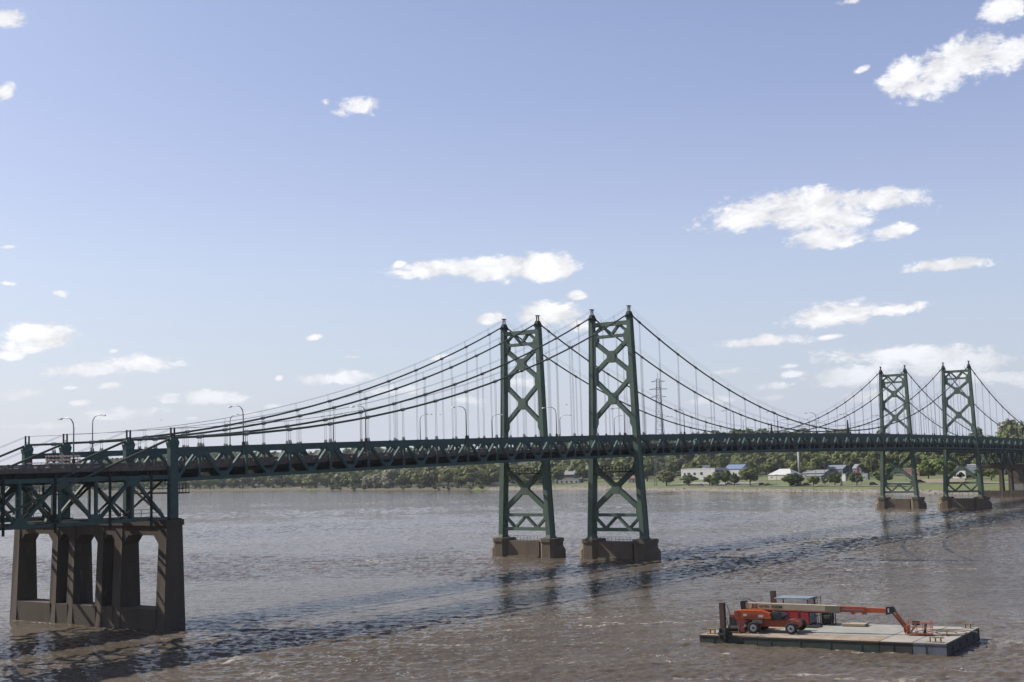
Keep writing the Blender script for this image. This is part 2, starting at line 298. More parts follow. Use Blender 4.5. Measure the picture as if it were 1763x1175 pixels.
def make_bridge():
    root = empty('suspension_bridge', ORG)
    B = lambda mb, n, m, p, sm=False: mb.build(n, m, p, ORG if p is root else ORG, sm)
    def part_empty(name): return empty(name, (0,0,0), 0, root)
    # towers
    for X in (S1, T2X):
        tw = part_empty('tower')
        for base_y, side in ((0.0, -1), (W, 1)):
            m = MB()
            zs = [(3.95, 1.25, 2.5), (4.6, 1.0, 1.95), (17, .90, 1.72), (25, .84, 1.55), (47.1, .72, 1.3)]
            for (za, wa, la), (zb, wb, lb) in zip(zs, zs[1:]):
                ya = base_y + leg_y(za, side); yb = base_y + leg_y(zb, side)
                m.prism([(X-la/2, ya-wa/2), (X+la/2, ya-wa/2), (X+la/2, ya+wa/2), (X-la/2, ya+wa/2)], za, zb, 'z', [(X-lb/2, yb-wb/2), (X+lb/2, yb-wb/2), (X+lb/2, yb+wb/2), (X-lb/2, yb+wb/2)])
            B(m, 'leg', steel, tw)
            # edge ribs along the face corners of the leg
            m = MB()
            for dx in (-1, 1):
                p = (X + dx * .62, base_y + leg_y(47, side) + side * .40, 47.0); q = (X + dx * .85, base_y + leg_y(4.6, side) + side * .54, 4.7)
                k = (X + dx * .78, base_y + leg_y(25, side) + side * .47, 25.0)
                m.beam(p, k, .16, .1); m.beam(k, q, .16, .1)
            B(m, 'flange', steel, tw)
            # base plate, saddle housing and rope frame
            yb = base_y + leg_y(4, side)
            B(MB().box(X-1.45, X+1.45, yb-.85, yb+.85, 4.0-.12, 4.02), 'base_plate', dark_steel, tw)
            m = MB().prism([(X-.82,base_y-.5),(X+.82,base_y-.5),(X+.82,base_y+.5),(X-.82,base_y+.5)], 47.1, 47.55, 'z')
            m.prism([(X-.9,base_y-.42),(X+.9,base_y-.42),(X+.9,base_y+.42),(X-.9,base_y+.42)], 47.55, 48.35, 'z', [(X-.45,base_y-.3),(X+.45,base_y-.3),(X+.45,base_y+.3),(X-.45,base_y+.3)])
            B(m, 'saddle', dark_steel, tw)
            m = MB()
            for dx in (-.3, .3): m.beam((X+dx*1.25, base_y, 48.3), (X+dx, base_y, 49.35), .17, .2)
            m.box(X-.48, X+.48, base_y-.3, base_y+.3, 49.35, 49.5)
            B(m, 'rope_frame', dark_steel, tw)
        def Y(z, side): return (0.0 if side < 0 else W) + leg_y(z, side)
        def bar(z0, s0, z1, s1, w, d, name, f0=0.0, f1=0.0):
            """bar across the tower; f moves its ends from the leg axis (0) towards the other leg (1)"""
            ya = Y(z0, s0) + (Y(z0, -s0) - Y(z0, s0)) * f0; yb = Y(z1, s1) + (Y(z1, -s1) - Y(z1, s1)) * f1
            B(MB().beam((X, ya, z0), (X, yb, z1), d, w, (0,0,1)), name, steel, tw)
        bar(46.2, -1, 46.2, 1, .80, .95, 'top_strut'); bar(43.75, -1, 43.75, 1, .58, .93, 'lower_strut')
        for a, b in (((43.9,.0),(45.95,.28)), ((45.95,.28),(43.9,.5)), ((43.9,.5),(45.95,.72)), ((45.95,.72),(43.9,1.0))):
            bar(a[0], -1, b[0], -1, .42, .72, 'lattice_bar', a[1], b[1])
        for zt_, zb_ in ((43.2, 36.15), (35.75, 27.0)):
            bar(zt_, -1, zb_, 1, .80, .80, 'cross_brace'); bar(zt_, 1, zb_, -1, .80, .84, 'cross_brace')
        bar(18.2, -1, 9.4, 1, .95, .80, 'cross_brace'); bar(18.2, 1, 9.4, -1, .95, .84, 'cross_brace')
        bar(8.6, -1, 8.6, 1, .62, .9, 'lower_strut'); bar(5.75, -1, 5.75, 1, .66, .92, 'bottom_strut')
        for a, b in (((8.4,.04),(5.95,.27)), ((5.95,.27),(8.4,.5)), ((8.4,.5),(5.95,.73)), ((5.95,.73),(8.4,.96))):
            bar(a[0], -1, b[0], -1, .44, .7, 'lattice_bar', a[1], b[1])
        # gussets where the braces cross and where they meet the legs
        def plate(yc, zc, pts, t=1.0): B(MB().prism([(yc+u, zc+v) for u, v in pts], X-t/2, X+t/2, 'x'), 'gusset_plate', steel, tw)
        octo = lambda a, b, c: [(-a,-c),(-a,c),(-c,b),(c,b),(a,c),(a,-c),(c,-b),(-c,-b)]
        for z0, z1 in ((43.2,36.15),(35.75,27.0),(18.2,9.4)):
            f = (z0 - (z0+z1)/2) / (z0 - z1); plate(W/2, (z0+z1)/2, octo(.95, 1.15, .62), .90)
        for sd in (-1, 1):
            s = -sd
            for z, hh, ln in ((43.5, 1.7, 1.35), (35.95, 2.0, 1.15), (27.0, 1.4, 1.0), (18.0, 1.2, 1.0), (9.0, 1.5, 1.15)):
                y = Y(z, sd); plate(y, z, [(0,-hh),(s*.62,-hh*.95),(s*ln,-hh*.32),(s*ln,hh*.32),(s*.62,hh*.95),(0,hh)], .98)
            plate(Y(5.8, sd), 5.8, [(0,-.5),(s*1.0,-.4),(s*.85,.5),(0,.7)], .97)
        # inspection walkway under the truss
        B(MB().box(X-1.2, X+1.2, .4, W-.4, 16.9, 17.1), 'walkway', dark_steel, tw)
        m = MB()
        for xx in (X-1.15, X+1.15):
            for zz in (17.65, 18.15): m.beam((xx,.4,zz), (xx,W-.4,zz), .06, .06)
            for k in range(11): m.beam((xx, .5+k*(W-1)/10, 17.1), (xx, .5+k*(W-1)/10, 18.15), .06, .06)
        B(m, 'walkway_rail', dark_steel, tw)
        B(MB().box(X-.15, X+.15, -1.35, -1.12, zt(X)-.6, zt(X)-.2), 'beacon', red_paint, tw)
    # posts over the side piers
    for X in (0.0, XE):
        for y in (0.0, W):
            p = MB().prism([(X-.62,y-.32),(X+.62,y-.32),(X+.62,y+.32),(X-.62,y+.32)], 13.55, 22.2, 'z')
            p.prism([(X-.62,y-.32),(X+.62,y-.32),(X+.62,y+.32),(X-.62,y+.32)], 22.2, 22.9, 'z', [(X-.76,y-.4),(X+.76,y-.4),(X+.76,y+.4),(X-.76,y+.4)])
            p.prism([(X-.76,y-.4),(X+.76,y-.4),(X+.76,y+.4),(X-.76,y+.4)], 22.9, 23.45, 'z', [(X-.5,y-.34),(X+.5,y-.34),(X+.5,y+.34),(X-.5,y+.34)])
            po = B(p, 'cable_post', truss_steel, root)
            m = MB()
            for dx in (-.27, .27): m.beam((X+dx, y, 23.4), (X+dx, y, 24.75), .17, .17)
            m.box(X-.2, X+.2, y-.06, y+.06, 23.75, 23.85)
            B(m, 'rope_frame', dark_steel, po)
            B(MB().box(X-.9, X+.9, y-.6, y+.6, 13.42, 13.56), 'base_plate', dark_steel, po)
    # cables, hand ropes, hangers
    for y in (0.0, W):
        xs = [-64 + 64*k/8 for k in range(8)] + [S1*k/24 for k in range(24)] + [S1 + (T2X-S1)*k/48 for k in range(48)] + [T2X + (XE-T2X)*k/24 for k in range(25)] + [XE + 8*k for k in range(1,6)]
        def zc(X):
            if X < 0: return ZB + .364 * X
            if X > XE: return ZB - .364 * (X - XE)
            return zcable(X)
        B(MB().tube([(x, y, zc(x)) for x in xs], .155, 8), 'main_cable', cable_mat, root, True)
        for dy in (-.42, .42):
            B(MB().tube([(x, y+dy*.8, zc(x)+1.2) for x in xs], .018, 4), 'hand_rope', rope_mat, root)
        for X in NODES:
            zc_ = zcable(X); m = MB(); c = zt(X)
            d = Vector((.5, 0, zcable(X+.5)-zc_)).normalized()
            m.tube([Vector((X,y,zc_)) - d*.34, Vector((X,y,zc_)) + d*.34], .25, 8)
            for dx in (-.16, .16):
                m.tube([(X+dx, y, zc_), (X+dx, y, c)], .03, 4)
                m.prism([(X+dx-.13,y-.16),(X+dx+.13,y-.16),(X+dx+.13,y+.16),(X+dx-.13,y+.16)], c, c+.55, 'z', [(X+dx-.05,y-.06),(X+dx+.05,y-.06),(X+dx+.05,y+.06),(X+dx-.05,y+.06)])
                if zc_ - c > 1.5:
                    m.tube([(X+dx, y+.34, zc_+.1), (X+dx, y+.34, zc_+1.2)], .02, 4)
            B(m, 'hanger', rope_mat, root)
    # stiffening trusses
    for y in (0.0, W):
        tr = part_empty('stiffening_truss')
        m = MB(); mb_ = MB(); n = 60
        xs = [XE*k/n for k in range(n+1)]
        def chord(zo, h, w):
            m = MB()
            vs = []; fs = []
            for i, x in enumerate(xs):
                z = zt(x) + zo
                for a, b in ((-w/2,0),(w/2,0),(w/2,-h),(-w/2,-h)): vs.append((x, y+a, z+b))
            for i in range(n):
                for k in range(4): fs.append((i*4+k, i*4+(k+1)%4, i*4+4+(k+1)%4, i*4+4+k))
            fs.append((0,1,2,3)); fs.append((n*4+3,n*4+2,n*4+1,n*4))
            return m.add(vs, fs)
        B(chord(0, .72, .44), 'top_chord', truss_steel, tr); B(chord(-DEP+.44, .44, .44), 'bottom_chord', truss_steel, tr)
        B(chord(-.02+.045, .05, .56), 'chord_cover_plate', truss_steel, tr)
        for i, X in enumerate(NODES):
            z = zt(X)
            B(MB().beam((X, y, z-.7), (X, y, z-DEP+.40), .26, .30), 'post', truss_steel, tr)
            for bx in (BOT[i], BOT[i+1]):
                s_ = 1 if bx > X else -1
                B(MB().beam((X+s_*.42, y, z-.55), (bx-s_*.42, y, zt(bx)-DEP+.55), .34, .36, (0,1,0)), 'diagonal', truss_steel, tr)
            B(MB().prism([(X-1.05,z-.66),(X-1.0,z-.9),(X-.5,z-1.18),(X+.5,z-1.18),(X+1.0,z-.9),(X+1.05,z-.66)], y-.235, y+.235, 'y'), 'gusset_plate', truss_steel, tr)
        for X in BOT:
            z = zt(X) - DEP
            B(MB().prism([(X-.72,z+.03),(X-.72,z+.75),(X-.5,z+1.05),(X+.5,z+1.05),(X+.72,z+.75),(X+.72,z+.03)], y-.243, y+.243, 'y'), 'gusset_plate', truss_steel, tr)
    # deck
    xs = [-64, -40, -20] + [XE*k/60 for k in range(61)] + [XE+18, XE+40]
    def strip(y0, y1, za, zb):
        m = MB(); vs = []; fs = []
        for x in xs:
            z = zt(x)
            vs += [(x,y0,z+za),(x,y1,z+za),(x,y1,z+zb),(x,y0,z+zb)]
        n = len(xs) - 1
        for i in range(n):
            for k in range(4): fs.append((i*4+k, i*4+(k+1)%4, i*4+4+(k+1)%4, i*4+4+k))
        fs += [(0,1,2,3), (n*4+3,n*4+2,n*4+1,n*4)]
        return m.add(vs, fs)
    B(strip(.75, W-.75, -2.62, -2.38), 'deck', road_mat, root)
    for y in (.62, W-.62): B(strip(y-.125, y+.125, -2.75, -2.2), 'kerb', rail_mat, root)
    for k in range(6):
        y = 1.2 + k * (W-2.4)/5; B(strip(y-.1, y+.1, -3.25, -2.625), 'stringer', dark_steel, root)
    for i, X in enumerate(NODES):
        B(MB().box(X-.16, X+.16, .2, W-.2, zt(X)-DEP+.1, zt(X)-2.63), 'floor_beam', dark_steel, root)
    m = MB()
    for a, b in zip(BOT, BOT[1:]):
        z0 = zt(a)-DEP+.2; z1 = zt(b)-DEP+.2
        m.beam((a,.2,z0),(b,W-.2,z1),.25,.2); m.beam((a,W-.2,z0),(b,.2,z1),.22,.16); m.beam((a,.2,z0),(a,W-.2,z0),.24,.26)
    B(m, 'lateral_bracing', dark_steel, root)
    for y in (.62, W-.62):
        rl = part_empty('railing')
        for zz, h in ((-1.78, .12), (-1.98, .09)): B(strip(y-.07, y+.07, zz-h, zz), 'rail', rail_mat, rl)
        x = -62.0; far = MB()
        while x < XE + 38:
            if x < 40: B(MB().box(x-.11, x+.11, y-.1, y+.1, zt(x)-2.22, zt(x)-1.72), 'rail_post', rail_mat, rl)
            else: far.box(x-.11, x+.11, y-.1, y+.1, zt(x)-2.22, zt(x)-1.72)
            x += 2.65
        tag(B(far, 'rail_posts', rail_mat, rl), kind='stuff')
    # deck trusses of the approach spans
    for s_, X0 in ((-1, 0.0), (1, XE)):
        for y in (.15, W-.15):
            ap = part_empty('approach_truss'); xx = lambda d: X0 + s_ * d
            zb = 13.42; zt_ = 18.9; n = 6
            B(MB().beam((xx(.7),y,zb+.17),(xx(62),y,zb+.17),.42,.36), 'bottom_chord', truss_steel, ap)
            B(MB().beam((xx(.7),y,zt_-.25),(xx(62),y,zt_-.25),.42,.5), 'top_chord', truss_steel, ap)
            for k in range(n):
                b0 = 1.1 + 10.05*k; t0 = b0 + 4.9; b1 = b0 + 10.05
                B(MB().beam((xx(b0+.4),y,zb+.5),(xx(t0-.4),y,zt_-.6),.36,.36,(0,1,0)), 'diagonal', truss_steel, ap)
                B(MB().beam((xx(t0+.4),y,zt_-.6),(xx(b1-.4),y,zb+.5),.36,.36,(0,1,0)), 'diagonal', truss_steel, ap)
                B(MB().beam((xx(t0),y,zt_-.5),(xx(t0),y,zb+.35),.26,.28), 'post', truss_steel, ap)
                B(MB().prism([(xx(t0)-1.15,zt_-.48),(xx(t0)-.7,zt_-1.25),(xx(t0)+.7,zt_-1.25),(xx(t0)+1.15,zt_-.48)], y-.25, y+.25, 'y'), 'gusset_plate', truss_steel, ap)
                if k:
                    B(MB().beam((xx(b0),y,zt_-.5),(xx(b0),y,zb+.36),.32,.34), 'post', truss_steel, ap)
                    B(MB().prism([(xx(b0)-1.25,zb-.02),(xx(b0)-.95,zb+.62),(xx(b0)-.5,zb+1.15),(xx(b0)+.5,zb+1.15),(xx(b0)+.95,zb+.62),(xx(b0)+1.25,zb-.02)], y-.25, y+.25, 'y'), 'gusset_plate', truss_steel, ap)
        for k in range(n):
            for b0 in (1.1+10.05*k+.02, 1.1+10.05*k+4.9):
                m = MB(); X = xx(b0)
                m.beam((X,.3,18.4),(X,W-.3,13.7),.2,.22,(1,0,0)); m.beam((X+.03,.3,13.7),(X+.03,W-.3,18.4),.2,.22,(1,0,0)); m.beam((X,.3,18.35),(X,W-.3,18.35),.3,.36); m.beam((X,.3,13.6),(X,W-.3,13.6),.28,.3)
                B(m, 'sway_frame', dark_steel, root)
        m = MB()
        for k in range(n):
            a = xx(1.1+10.05*k); b = xx(1.1+10.05*(k+1))
            for z in (13.58, 18.3): m.beam((a,.3,z),(b,W-.3,z),.22,.2); m.beam((a,W-.3,z+.03),(b,.3,z+.03),.22,.2)
        B(m, 'lateral_bracing', dark_steel, root)
        for k in range(24):
            X = xx(.9 + 2.55*k); B(MB().box(X-.14, X+.14, .35, W-.35, 18.92, 19.4), 'floor_beam', dark_steel, root)
        for d in (3.5, 9.5, 16.9, 23.4, 30.5):
            B(MB().tube([(xx(d), -.28, 19.25), (xx(d), -.28, 12.75)], .16, 8), 'drain_pipe', dark_steel, root)
        m = MB()                                            # catwalk beside the end floor beams
        for zz in (13.9, 14.35, 14.8): m.beam((xx(1.4), .5, zz), (xx(10.5), .5, zz), .05, .05)
        for k in range(7): m.beam((xx(1.4+1.5*k), .5, 13.5), (xx(1.4+1.5*k), .5, 14.8), .06, .06)
        B(m, 'catwalk_rail', dark_steel, root)
        m = MB().box(min(xx(-2.6),xx(-.9)), max(xx(-2.6),xx(-.9)), -.1, W+.1, 16.55, 16.7)
        for k in range(4):
            for y in (-.05, W+.05): m.beam((xx(-1.0-.5*k), y, 16.7), (xx(-1.0-.5*k), y, 17.75), .06, .06)
        for zz in (17.2, 17.75):
            m.beam((xx(-1.0),-.05,zz),(xx(-2.5),-.05,zz),.06,.06); m.beam((xx(-2.5),-.05,zz),(xx(-2.5),W+.05,zz),.06,.06)
        B(m, 'maintenance_platform', dark_steel, root)
    # beacon mast at midspan
    m = MB().prism([(MID-.35,-.3),(MID+.35,-.3),(MID+.35,.3),(MID-.35,.3)], zt(MID), zt(MID)+1.5, 'z', [(MID-.3,-.25),(MID+.3,-.25),(MID+.3,.25),(MID-.3,.25)])
    m.prism([(MID-.25,-.2),(MID+.25,-.2),(MID+.25,.2),(MID-.25,.2)], zt(MID)+1.5, zt(MID)+3.6, 'z', [(MID-.1,-.1),(MID+.1,-.1),(MID+.1,.1),(MID-.1,.1)])
    B(m, 'midspan_mast', dark_steel, root)
    return root
red_paint = mat('red_paint', (.38,.03,.035), .45, (.2,.02,.02), 2.5, .6)
bridge = make_bridge()
tag(bridge, 'nearer dark green suspension bridge, its truss crossing in front of all the others', 'suspension bridge', 'twin green suspension bridges over the river')
bridge2 = copy_tree(bridge); bridge2.location.y += SP
tag(bridge2, 'farther dark green suspension bridge, running behind its twin on the upstream side', 'suspension bridge')

# ------------------------------------------------------------------ concrete piers
lit_concrete = mat('sunlit_concrete', (.118,.092,.066), .95, (.078,.060,.042), .55, .8, .4, .68, stretch=(1,1,.28), bump=.02, bump_scale=6, alt2=(.19,.15,.11), scale2=1.4, lo2=.6, hi2=.75, k=1)  # paler copy of the piers' concrete; brightness of the sunlit sides put into the colour
def tower_pier(X, y0, s, label):
    """two eight-sided pedestals on a low wall; s = +1 when the camera-side face is -X"""
    org = (X, y0 + W/2, 0); root = empty('bridge_pier', org)
    tag(root, label, 'bridge pier', 'low concrete piers under the towers')
    def octa(cx, cy, ax, ay, c): return [(cx-ax,cy-ay+c),(cx-ax,cy+ay-c),(cx-ax+c,cy+ay),(cx+ax-c,cy+ay),(cx+ax,cy+ay-c),(cx+ax,cy-ay+c),(cx+ax-c,cy-ay),(cx-ax+c,cy-ay)]
    for yc, out in ((y0-1.75, -1), (y0+W+1.55, 1)):
        m = MB().prism(octa(X+.1, yc, 2.15, 2.15, 1.15), -2.5, 3.25, 'z')
        m.prism(octa(X+.1, yc, 2.3, 2.3, 1.2), 3.25, 3.95, 'z')
        m.build('pedestal', lit_concrete, root, org)
        m = MB().prism(octa(X+.1, yc+out*.55, 2.0, 2.35, 1.3), -2.5, 1.7, 'z'); m.prism(octa(X+.1, yc+out*.55, 2.0, 2.35, 1.3), 1.7, 2.6, 'z', octa(X+.1, yc+out*.1, 2.0, 2.0, 1.2))
        m.build('cutwater', lit_concrete, root, org)
    m = MB().box(X-1.45, X+1.65, y0+.3, y0+W-.5, -2.5, 3.42)
    m.build('wall', lit_concrete, root, org)
    MB().box(X-1.95, X+2.15, y0+.35, y0+W-.55, -2.5, .38).build('ledge', lit_concrete, root, org)
    m = MB()
    for k in range(9): m.beam((X-1.3, y0+.7+k*.86, 3.42), (X-1.3, y0+.7+k*.86, 4.45), .05, .05)
    for zz in (3.95, 4.42): m.beam((X-1.3, y0+.6, zz), (X-1.3, y0+W-.8, zz), .05, .05)
    m.build('guard_rail', dark_steel, root, org)
tower_pier(S1, 0, 1, 'low brown pier under the nearer bridge, first tower from the left, in full shade')
tower_pier(S1, SP, 1, 'low brown pier under the farther bridge, first tower, with one sunlit pedestal side')
tower_pier(T2X, 0, 1, 'low pier under the nearer bridge, distant tower beside the far bank')
tower_pier(T2X, SP, 1, 'low pier under the farther bridge, distant tower, sunlit pedestal sides')

def portal_pier(X, s, label):
    org = (X, (SP+W)/2, 0); root = empty('portal_pier', org); tag(root, label, 'bridge pier', 'tall open piers at the ends of the cables')
    legs = [(.30, .72), (8.8, .72), (12.4, .56), (18.3, .56), (21.95, .58), (30.6, .62)]
    x0, x1 = X - 1.3, X + 1.15
    for yc, h in legs:
        m = MB().prism([(x0-.75,yc-h-.25),(x1+.3,yc-h-.25),(x1+.3,yc+h+.25),(x0-.6,yc+h+.25)], -2.5, 12.7, 'z', [(x0,yc-h),(x1,yc-h),(x1,yc+h),(x0,yc+h)])
        m.build('leg', concrete, root, org)
    for (a, ha), (b, hb) in zip(legs, legs[1:]):
        ya, yb = a + ha, b - hb
        MB().box(x0-.50, x1+.15, ya-.1, yb+.1, -2.5, 2.55).build('base_wall', concrete, root, org)
        c = min(1.1, (yb-ya)*.32)
        m = MB().prism([(ya-.05,12.72),(ya-.05,11.5-c*1.05),(ya+.05,11.5-c*1.05),(ya+c,11.5),(yb-c,11.5),(yb-.05,11.5-c*1.05),(yb+.05,11.5-c*1.05),(yb+.05,12.72)], x0+.06, x1-.06, 'x')
        m.build('arch_beam', concrete, root, org)
    MB().box(x0-.12, x1+.12, legs[0][0]-.9, legs[-1][0]+.85, 12.7, 13.42).build('cap', concrete, root, org)
    for yc, h in legs[:2] + legs[-2:]:
        pass
portal_pier(0.0, 1, 'tall brown concrete pier with tall open arches at the left edge')
portal_pier(XE, 1, 'distant brown portal pier near the far bank, right of the last tower')
m = MB().box(487, 502, -4, 27.2, -2, 12.9); o = empty('anchorage', (494, 11, 0)); tag(o, 'square brown stone anchorage block at the right edge on the far bank', 'anchorage')
MB().box(487, 502, -4, 27.2, 4.2, 13.0).build('upper_block', mat('brown_stone', (.15,.105,.08), .9, (.09,.065,.05), 1.2, .8), o, (494,11,0))
MB().box(486.6, 502.4, -4.4, 27.6, -2, 4.2).build('plinth', mat('grey_stone', (.30,.29,.28), .9, (.2,.19,.18), .8, .8), o, (494,11,0))
for y0 in (1.5, 10.0, 18.5):
    MB().box(486.75, 487.2, y0, y0+6.2, 5.6, 11.2).build('dark_panel', dark_steel, o, (494,11,0))  # dark panels standing proud of the block face

# ------------------------------------------------------------------ lamps, barricades on the bridge
def make_lamp():
    root = empty('street_lamp')
    m = MB().tube([(0,0,-1.3),(0,0,4.1),(0,.12,4.6),(0,.45,5.0),(0,.95,5.2),(0,1.5,5.28),(0,2.35,5.22)], [.10,.075,.07,.065,.06,.055,.05], 8)
    m.build('pole', galv, root, None, True)
    MB().prism([(-.11,2.25),(.11,2.25),(.15,2.6),(.12,3.0),(-.12,3.0),(-.15,2.6)], 5.10, 5.26, 'z', [(-.07,2.25),(.07,2.25),(.09,2.6),(.07,2.9),(-.07,2.9),(-.09,2.6)]).build('lamp_head', galv, root)
    MB().box(-.09,.09,2.4,2.85,5.06,5.095).build('lens', lamp_glass, root)
    MB().box(-.16,.16,-.14,.14,-.05,.45).build('pole_base', dark_steel, root)
    return root
lamp0 = make_lamp()
near_x = [-14.0, 11.4, 35.2, 59.2, 85.4, 109.0, 133.2, 156.5, 179.7, 203.0, 226.0, 249.4, 272.6, 296.0, 319.2]
far_x = [-11.5, 10.85, 37.05, 61.0, 84.9, 108.0, 133.3, 156.5, 179.7, 203.0, 226.0, 249.4, 272.6]
first = True
for row, lst in (('near', near_x), ('far', far_x)):
    for i, X in enumerate(lst):
        o = lamp0 if first else copy_tree(lamp0); first = False
        z = zt(X) if X > 0 else 20.6
        if row == 'near': o.location = (X, -.30 if X > 0 else .45, z)
        else: o.location = (X, SP + W + (.30 if X > 0 else -.45), z); o.rotation_euler = (0, 0, math.pi)
        ORD = ['first','second','third','fourth','fifth','sixth','seventh','eighth','ninth','tenth','eleventh','twelfth','thirteenth','fourteenth','fifteenth']
        pos = 'standing left of the left pier posts' if X < 0 else '%s one right of the left pier posts' % ORD[i-1]
        if X > S1: pos = '%s one past the first towers' % ORD[i-6]
        tag(o, 'curved street lamp on the %s bridge truss, %s' % ('nearer' if row == 'near' else 'farther', pos), 'street lamp', 'street lamps along the bridges')

def stripes():
    m = bpy.data.materials.new('barricade_stripes'); m.use_nodes = True; nt = m.node_tree; N = nt.nodes; L = nt.links
    b = N['Principled BSDF']; b.inputs['Roughness'].default_value = .5
    tc = N.new('ShaderNodeTexCoord'); sp = N.new('ShaderNodeSeparateXYZ'); L.new(tc.outputs['Object'], sp.inputs[0])
    a = N.new('ShaderNodeMath'); a.operation = 'ADD'; L.new(sp.outputs[0], a.inputs[0]); L.new(sp.outputs[2], a.inputs[1])
    f = N.new('ShaderNodeMath'); f.operation = 'PINGPONG'; f.inputs[1].default_value = .21; L.new(a.outputs[0], f.inputs[0])
    g = N.new('ShaderNodeMath'); g.operation = 'GREATER_THAN'; g.inputs[1].default_value = .105; L.new(f.outputs[0], g.inputs[0])
    x = N.new('ShaderNodeMix'); x.data_type = 'RGBA'; L.new(g.outputs[0], x.inputs[0]); x.inputs[6].default_value = (.72,.70,.64,1); x.inputs[7].default_value = (.62,.25,.08,1)
    L.new(x.outputs[2], b.inputs['Base Color']); return m
stripe_mat = stripes()
def make_barricade():
    root = empty('road_barricade')
    for z in (.62, 1.05, 1.48): MB().box(-1.15, 1.15, -.04, .0, z, z+.21).build('board', stripe_mat, root)
    for x in (-.8, .8):
        MB().box(x-.035, x+.035, .0, .07, .05, 1.75).build('upright', galv, root); MB().box(x-.05, x+.05, -.7, .7, 0, .06).build('foot', galv, root)
    return root
bar0 = make_barricade()
for i, (X, Y, r_) in enumerate(((-13.9, 4.0, .45), (-11.5, 4.5, .38), (-17.8, 2.2, .5))):
    o = bar0 if i == 0 else copy_tree(bar0); o.location = (X, Y, zt(0)-2.38 - (.55 if i == 2 else 0) + (.55 if i == 2 else 0)); o.rotation_euler = (0,0,-r_)
    if i == 2: o.scale = (.8,.8,.5)
    tag(o, ('orange and white striped barricade on the bridge road, left of its twin', 'orange and white striped barricade on the bridge road, nearest the street lamp', 'low orange and white barricade behind the railing at far left')[i], 'barricade', 'striped barricades closing the bridge road')

# ------------------------------------------------------------------ river
def water_mat():
    m = bpy.data.materials.new('river_water'); m.use_nodes = True; nt = m.node_tree; N = nt.nodes; L = nt.links
    b = N['Principled BSDF']; b.inputs['Roughness'].default_value = .08; b.inputs['Specular IOR Level'].default_value = .035; b.inputs['Specular Tint'].default_value = (.78,.89,1.0,1); b.inputs['IOR'].default_value = 1.33
    pos = N.new('ShaderNodeNewGeometry').outputs['Position']
    def noise(scale, detail, rough, stretch=(1,1,1), rot=0.0, dist=0.0):
        mp = N.new('ShaderNodeMapping'); mp.vector_type = 'TEXTURE'; mp.inputs['Scale'].default_value = (1/stretch[1], 1, 1); mp.inputs['Rotation'].default_value = (0,0,rot); L.new(pos, mp.inputs['Vector'])
        n = N.new('ShaderNodeTexNoise'); n.inputs['Scale'].default_value = scale; n.inputs['Detail'].default_value = detail; n.inputs['Roughness'].default_value = rough; n.inputs['Distortion'].default_value = dist
        L.new(mp.outputs[0], n.inputs['Vector']); return n.outputs['Fac']
    def mth(op, a, c=None, d=None):
        n = N.new('ShaderNodeMath'); n.operation = op
        for i, v in enumerate((a, c, d)):
            if v is None: continue
            if isinstance(v, (int, float)): n.inputs[i].default_value = v
            else: L.new(v, n.inputs[i])
        return n.outputs[0]
    def rng(v, a, c, lo=0.0, hi=1.0):
        r = N.new('ShaderNodeMapRange'); r.interpolation_type = 'SMOOTHSTEP'
        for k, q in (('From Min',a),('From Max',c),('To Min',lo),('To Max',hi)): r.inputs[k].default_value = q
        L.new(v, r.inputs['Value']); return r.outputs[0]
    def mix(f, a, c):
        x = N.new('ShaderNodeMix'); x.data_type = 'RGBA'; L.new(f, x.inputs[0])
        for i, v in ((6,a),(7,c)):
            if isinstance(v, tuple): x.inputs[i].default_value = (*v, 1)
            else: L.new(v, x.inputs[i])
        return x.outputs[2]
    # silt in the water: slow drifting patches of lighter and darker brown
    silt = noise(.035, 5, .6, (1.0, .35, 1), .35, .6)
    colr = mix(rng(silt, .38, .66), (.078,.065,.053), (.100,.084,.069))
    # churned silt and foam streaks, their paler tone also painting in wave contrast
    st = mth('MULTIPLY', rng(noise(.16, 6, .7, (1.0,.42,1), -.9, 1.2), .52, .68), rng(noise(.018, 3, .6, (1,.5,1), .3), .40, .62, .35, 1.0))
    colr = mix(st, colr, (.126,.108,.088))
    dk = rng(noise(.11, 5, .65, (1.0,.4,1), -.9, .8), .38, .52, .55, 0.0)
    colr = mix(dk, colr, (.056,.043,.028))
    # thin foam streaks
    fo = mth('MULTIPLY', rng(noise(.11, 9, .72, (1.0,.45,1), -.9, 1.6), .575, .65), rng(noise(1.3, 4, .6, (1,.5,1), .4), .43, .58))
    fo = mth('MULTIPLY', fo, rng(noise(.012, 2, .5), .42, .58))
    colr = mix(fo, colr, (.33,.30,.265))
    L.new(colr, b.inputs['Base Color'])
    r_ = mth('MULTIPLY_ADD', fo, .5, .05); L.new(r_, b.inputs['Roughness'])
    h = mth('MULTIPLY', noise(.9, 3, .55, (1,.5,1), -.95), .35)
    h = mth('MULTIPLY_ADD', noise(2.6, 3, .6, (1,.55,1), -.6), .13, h)
    bp = N.new('ShaderNodeBump'); bp.inputs['Strength'].default_value = 1.0; bp.inputs['Distance'].default_value = .32; L.new(h, bp.inputs['Height']); L.new(bp.outputs[0], b.inputs['Normal'])
    return m
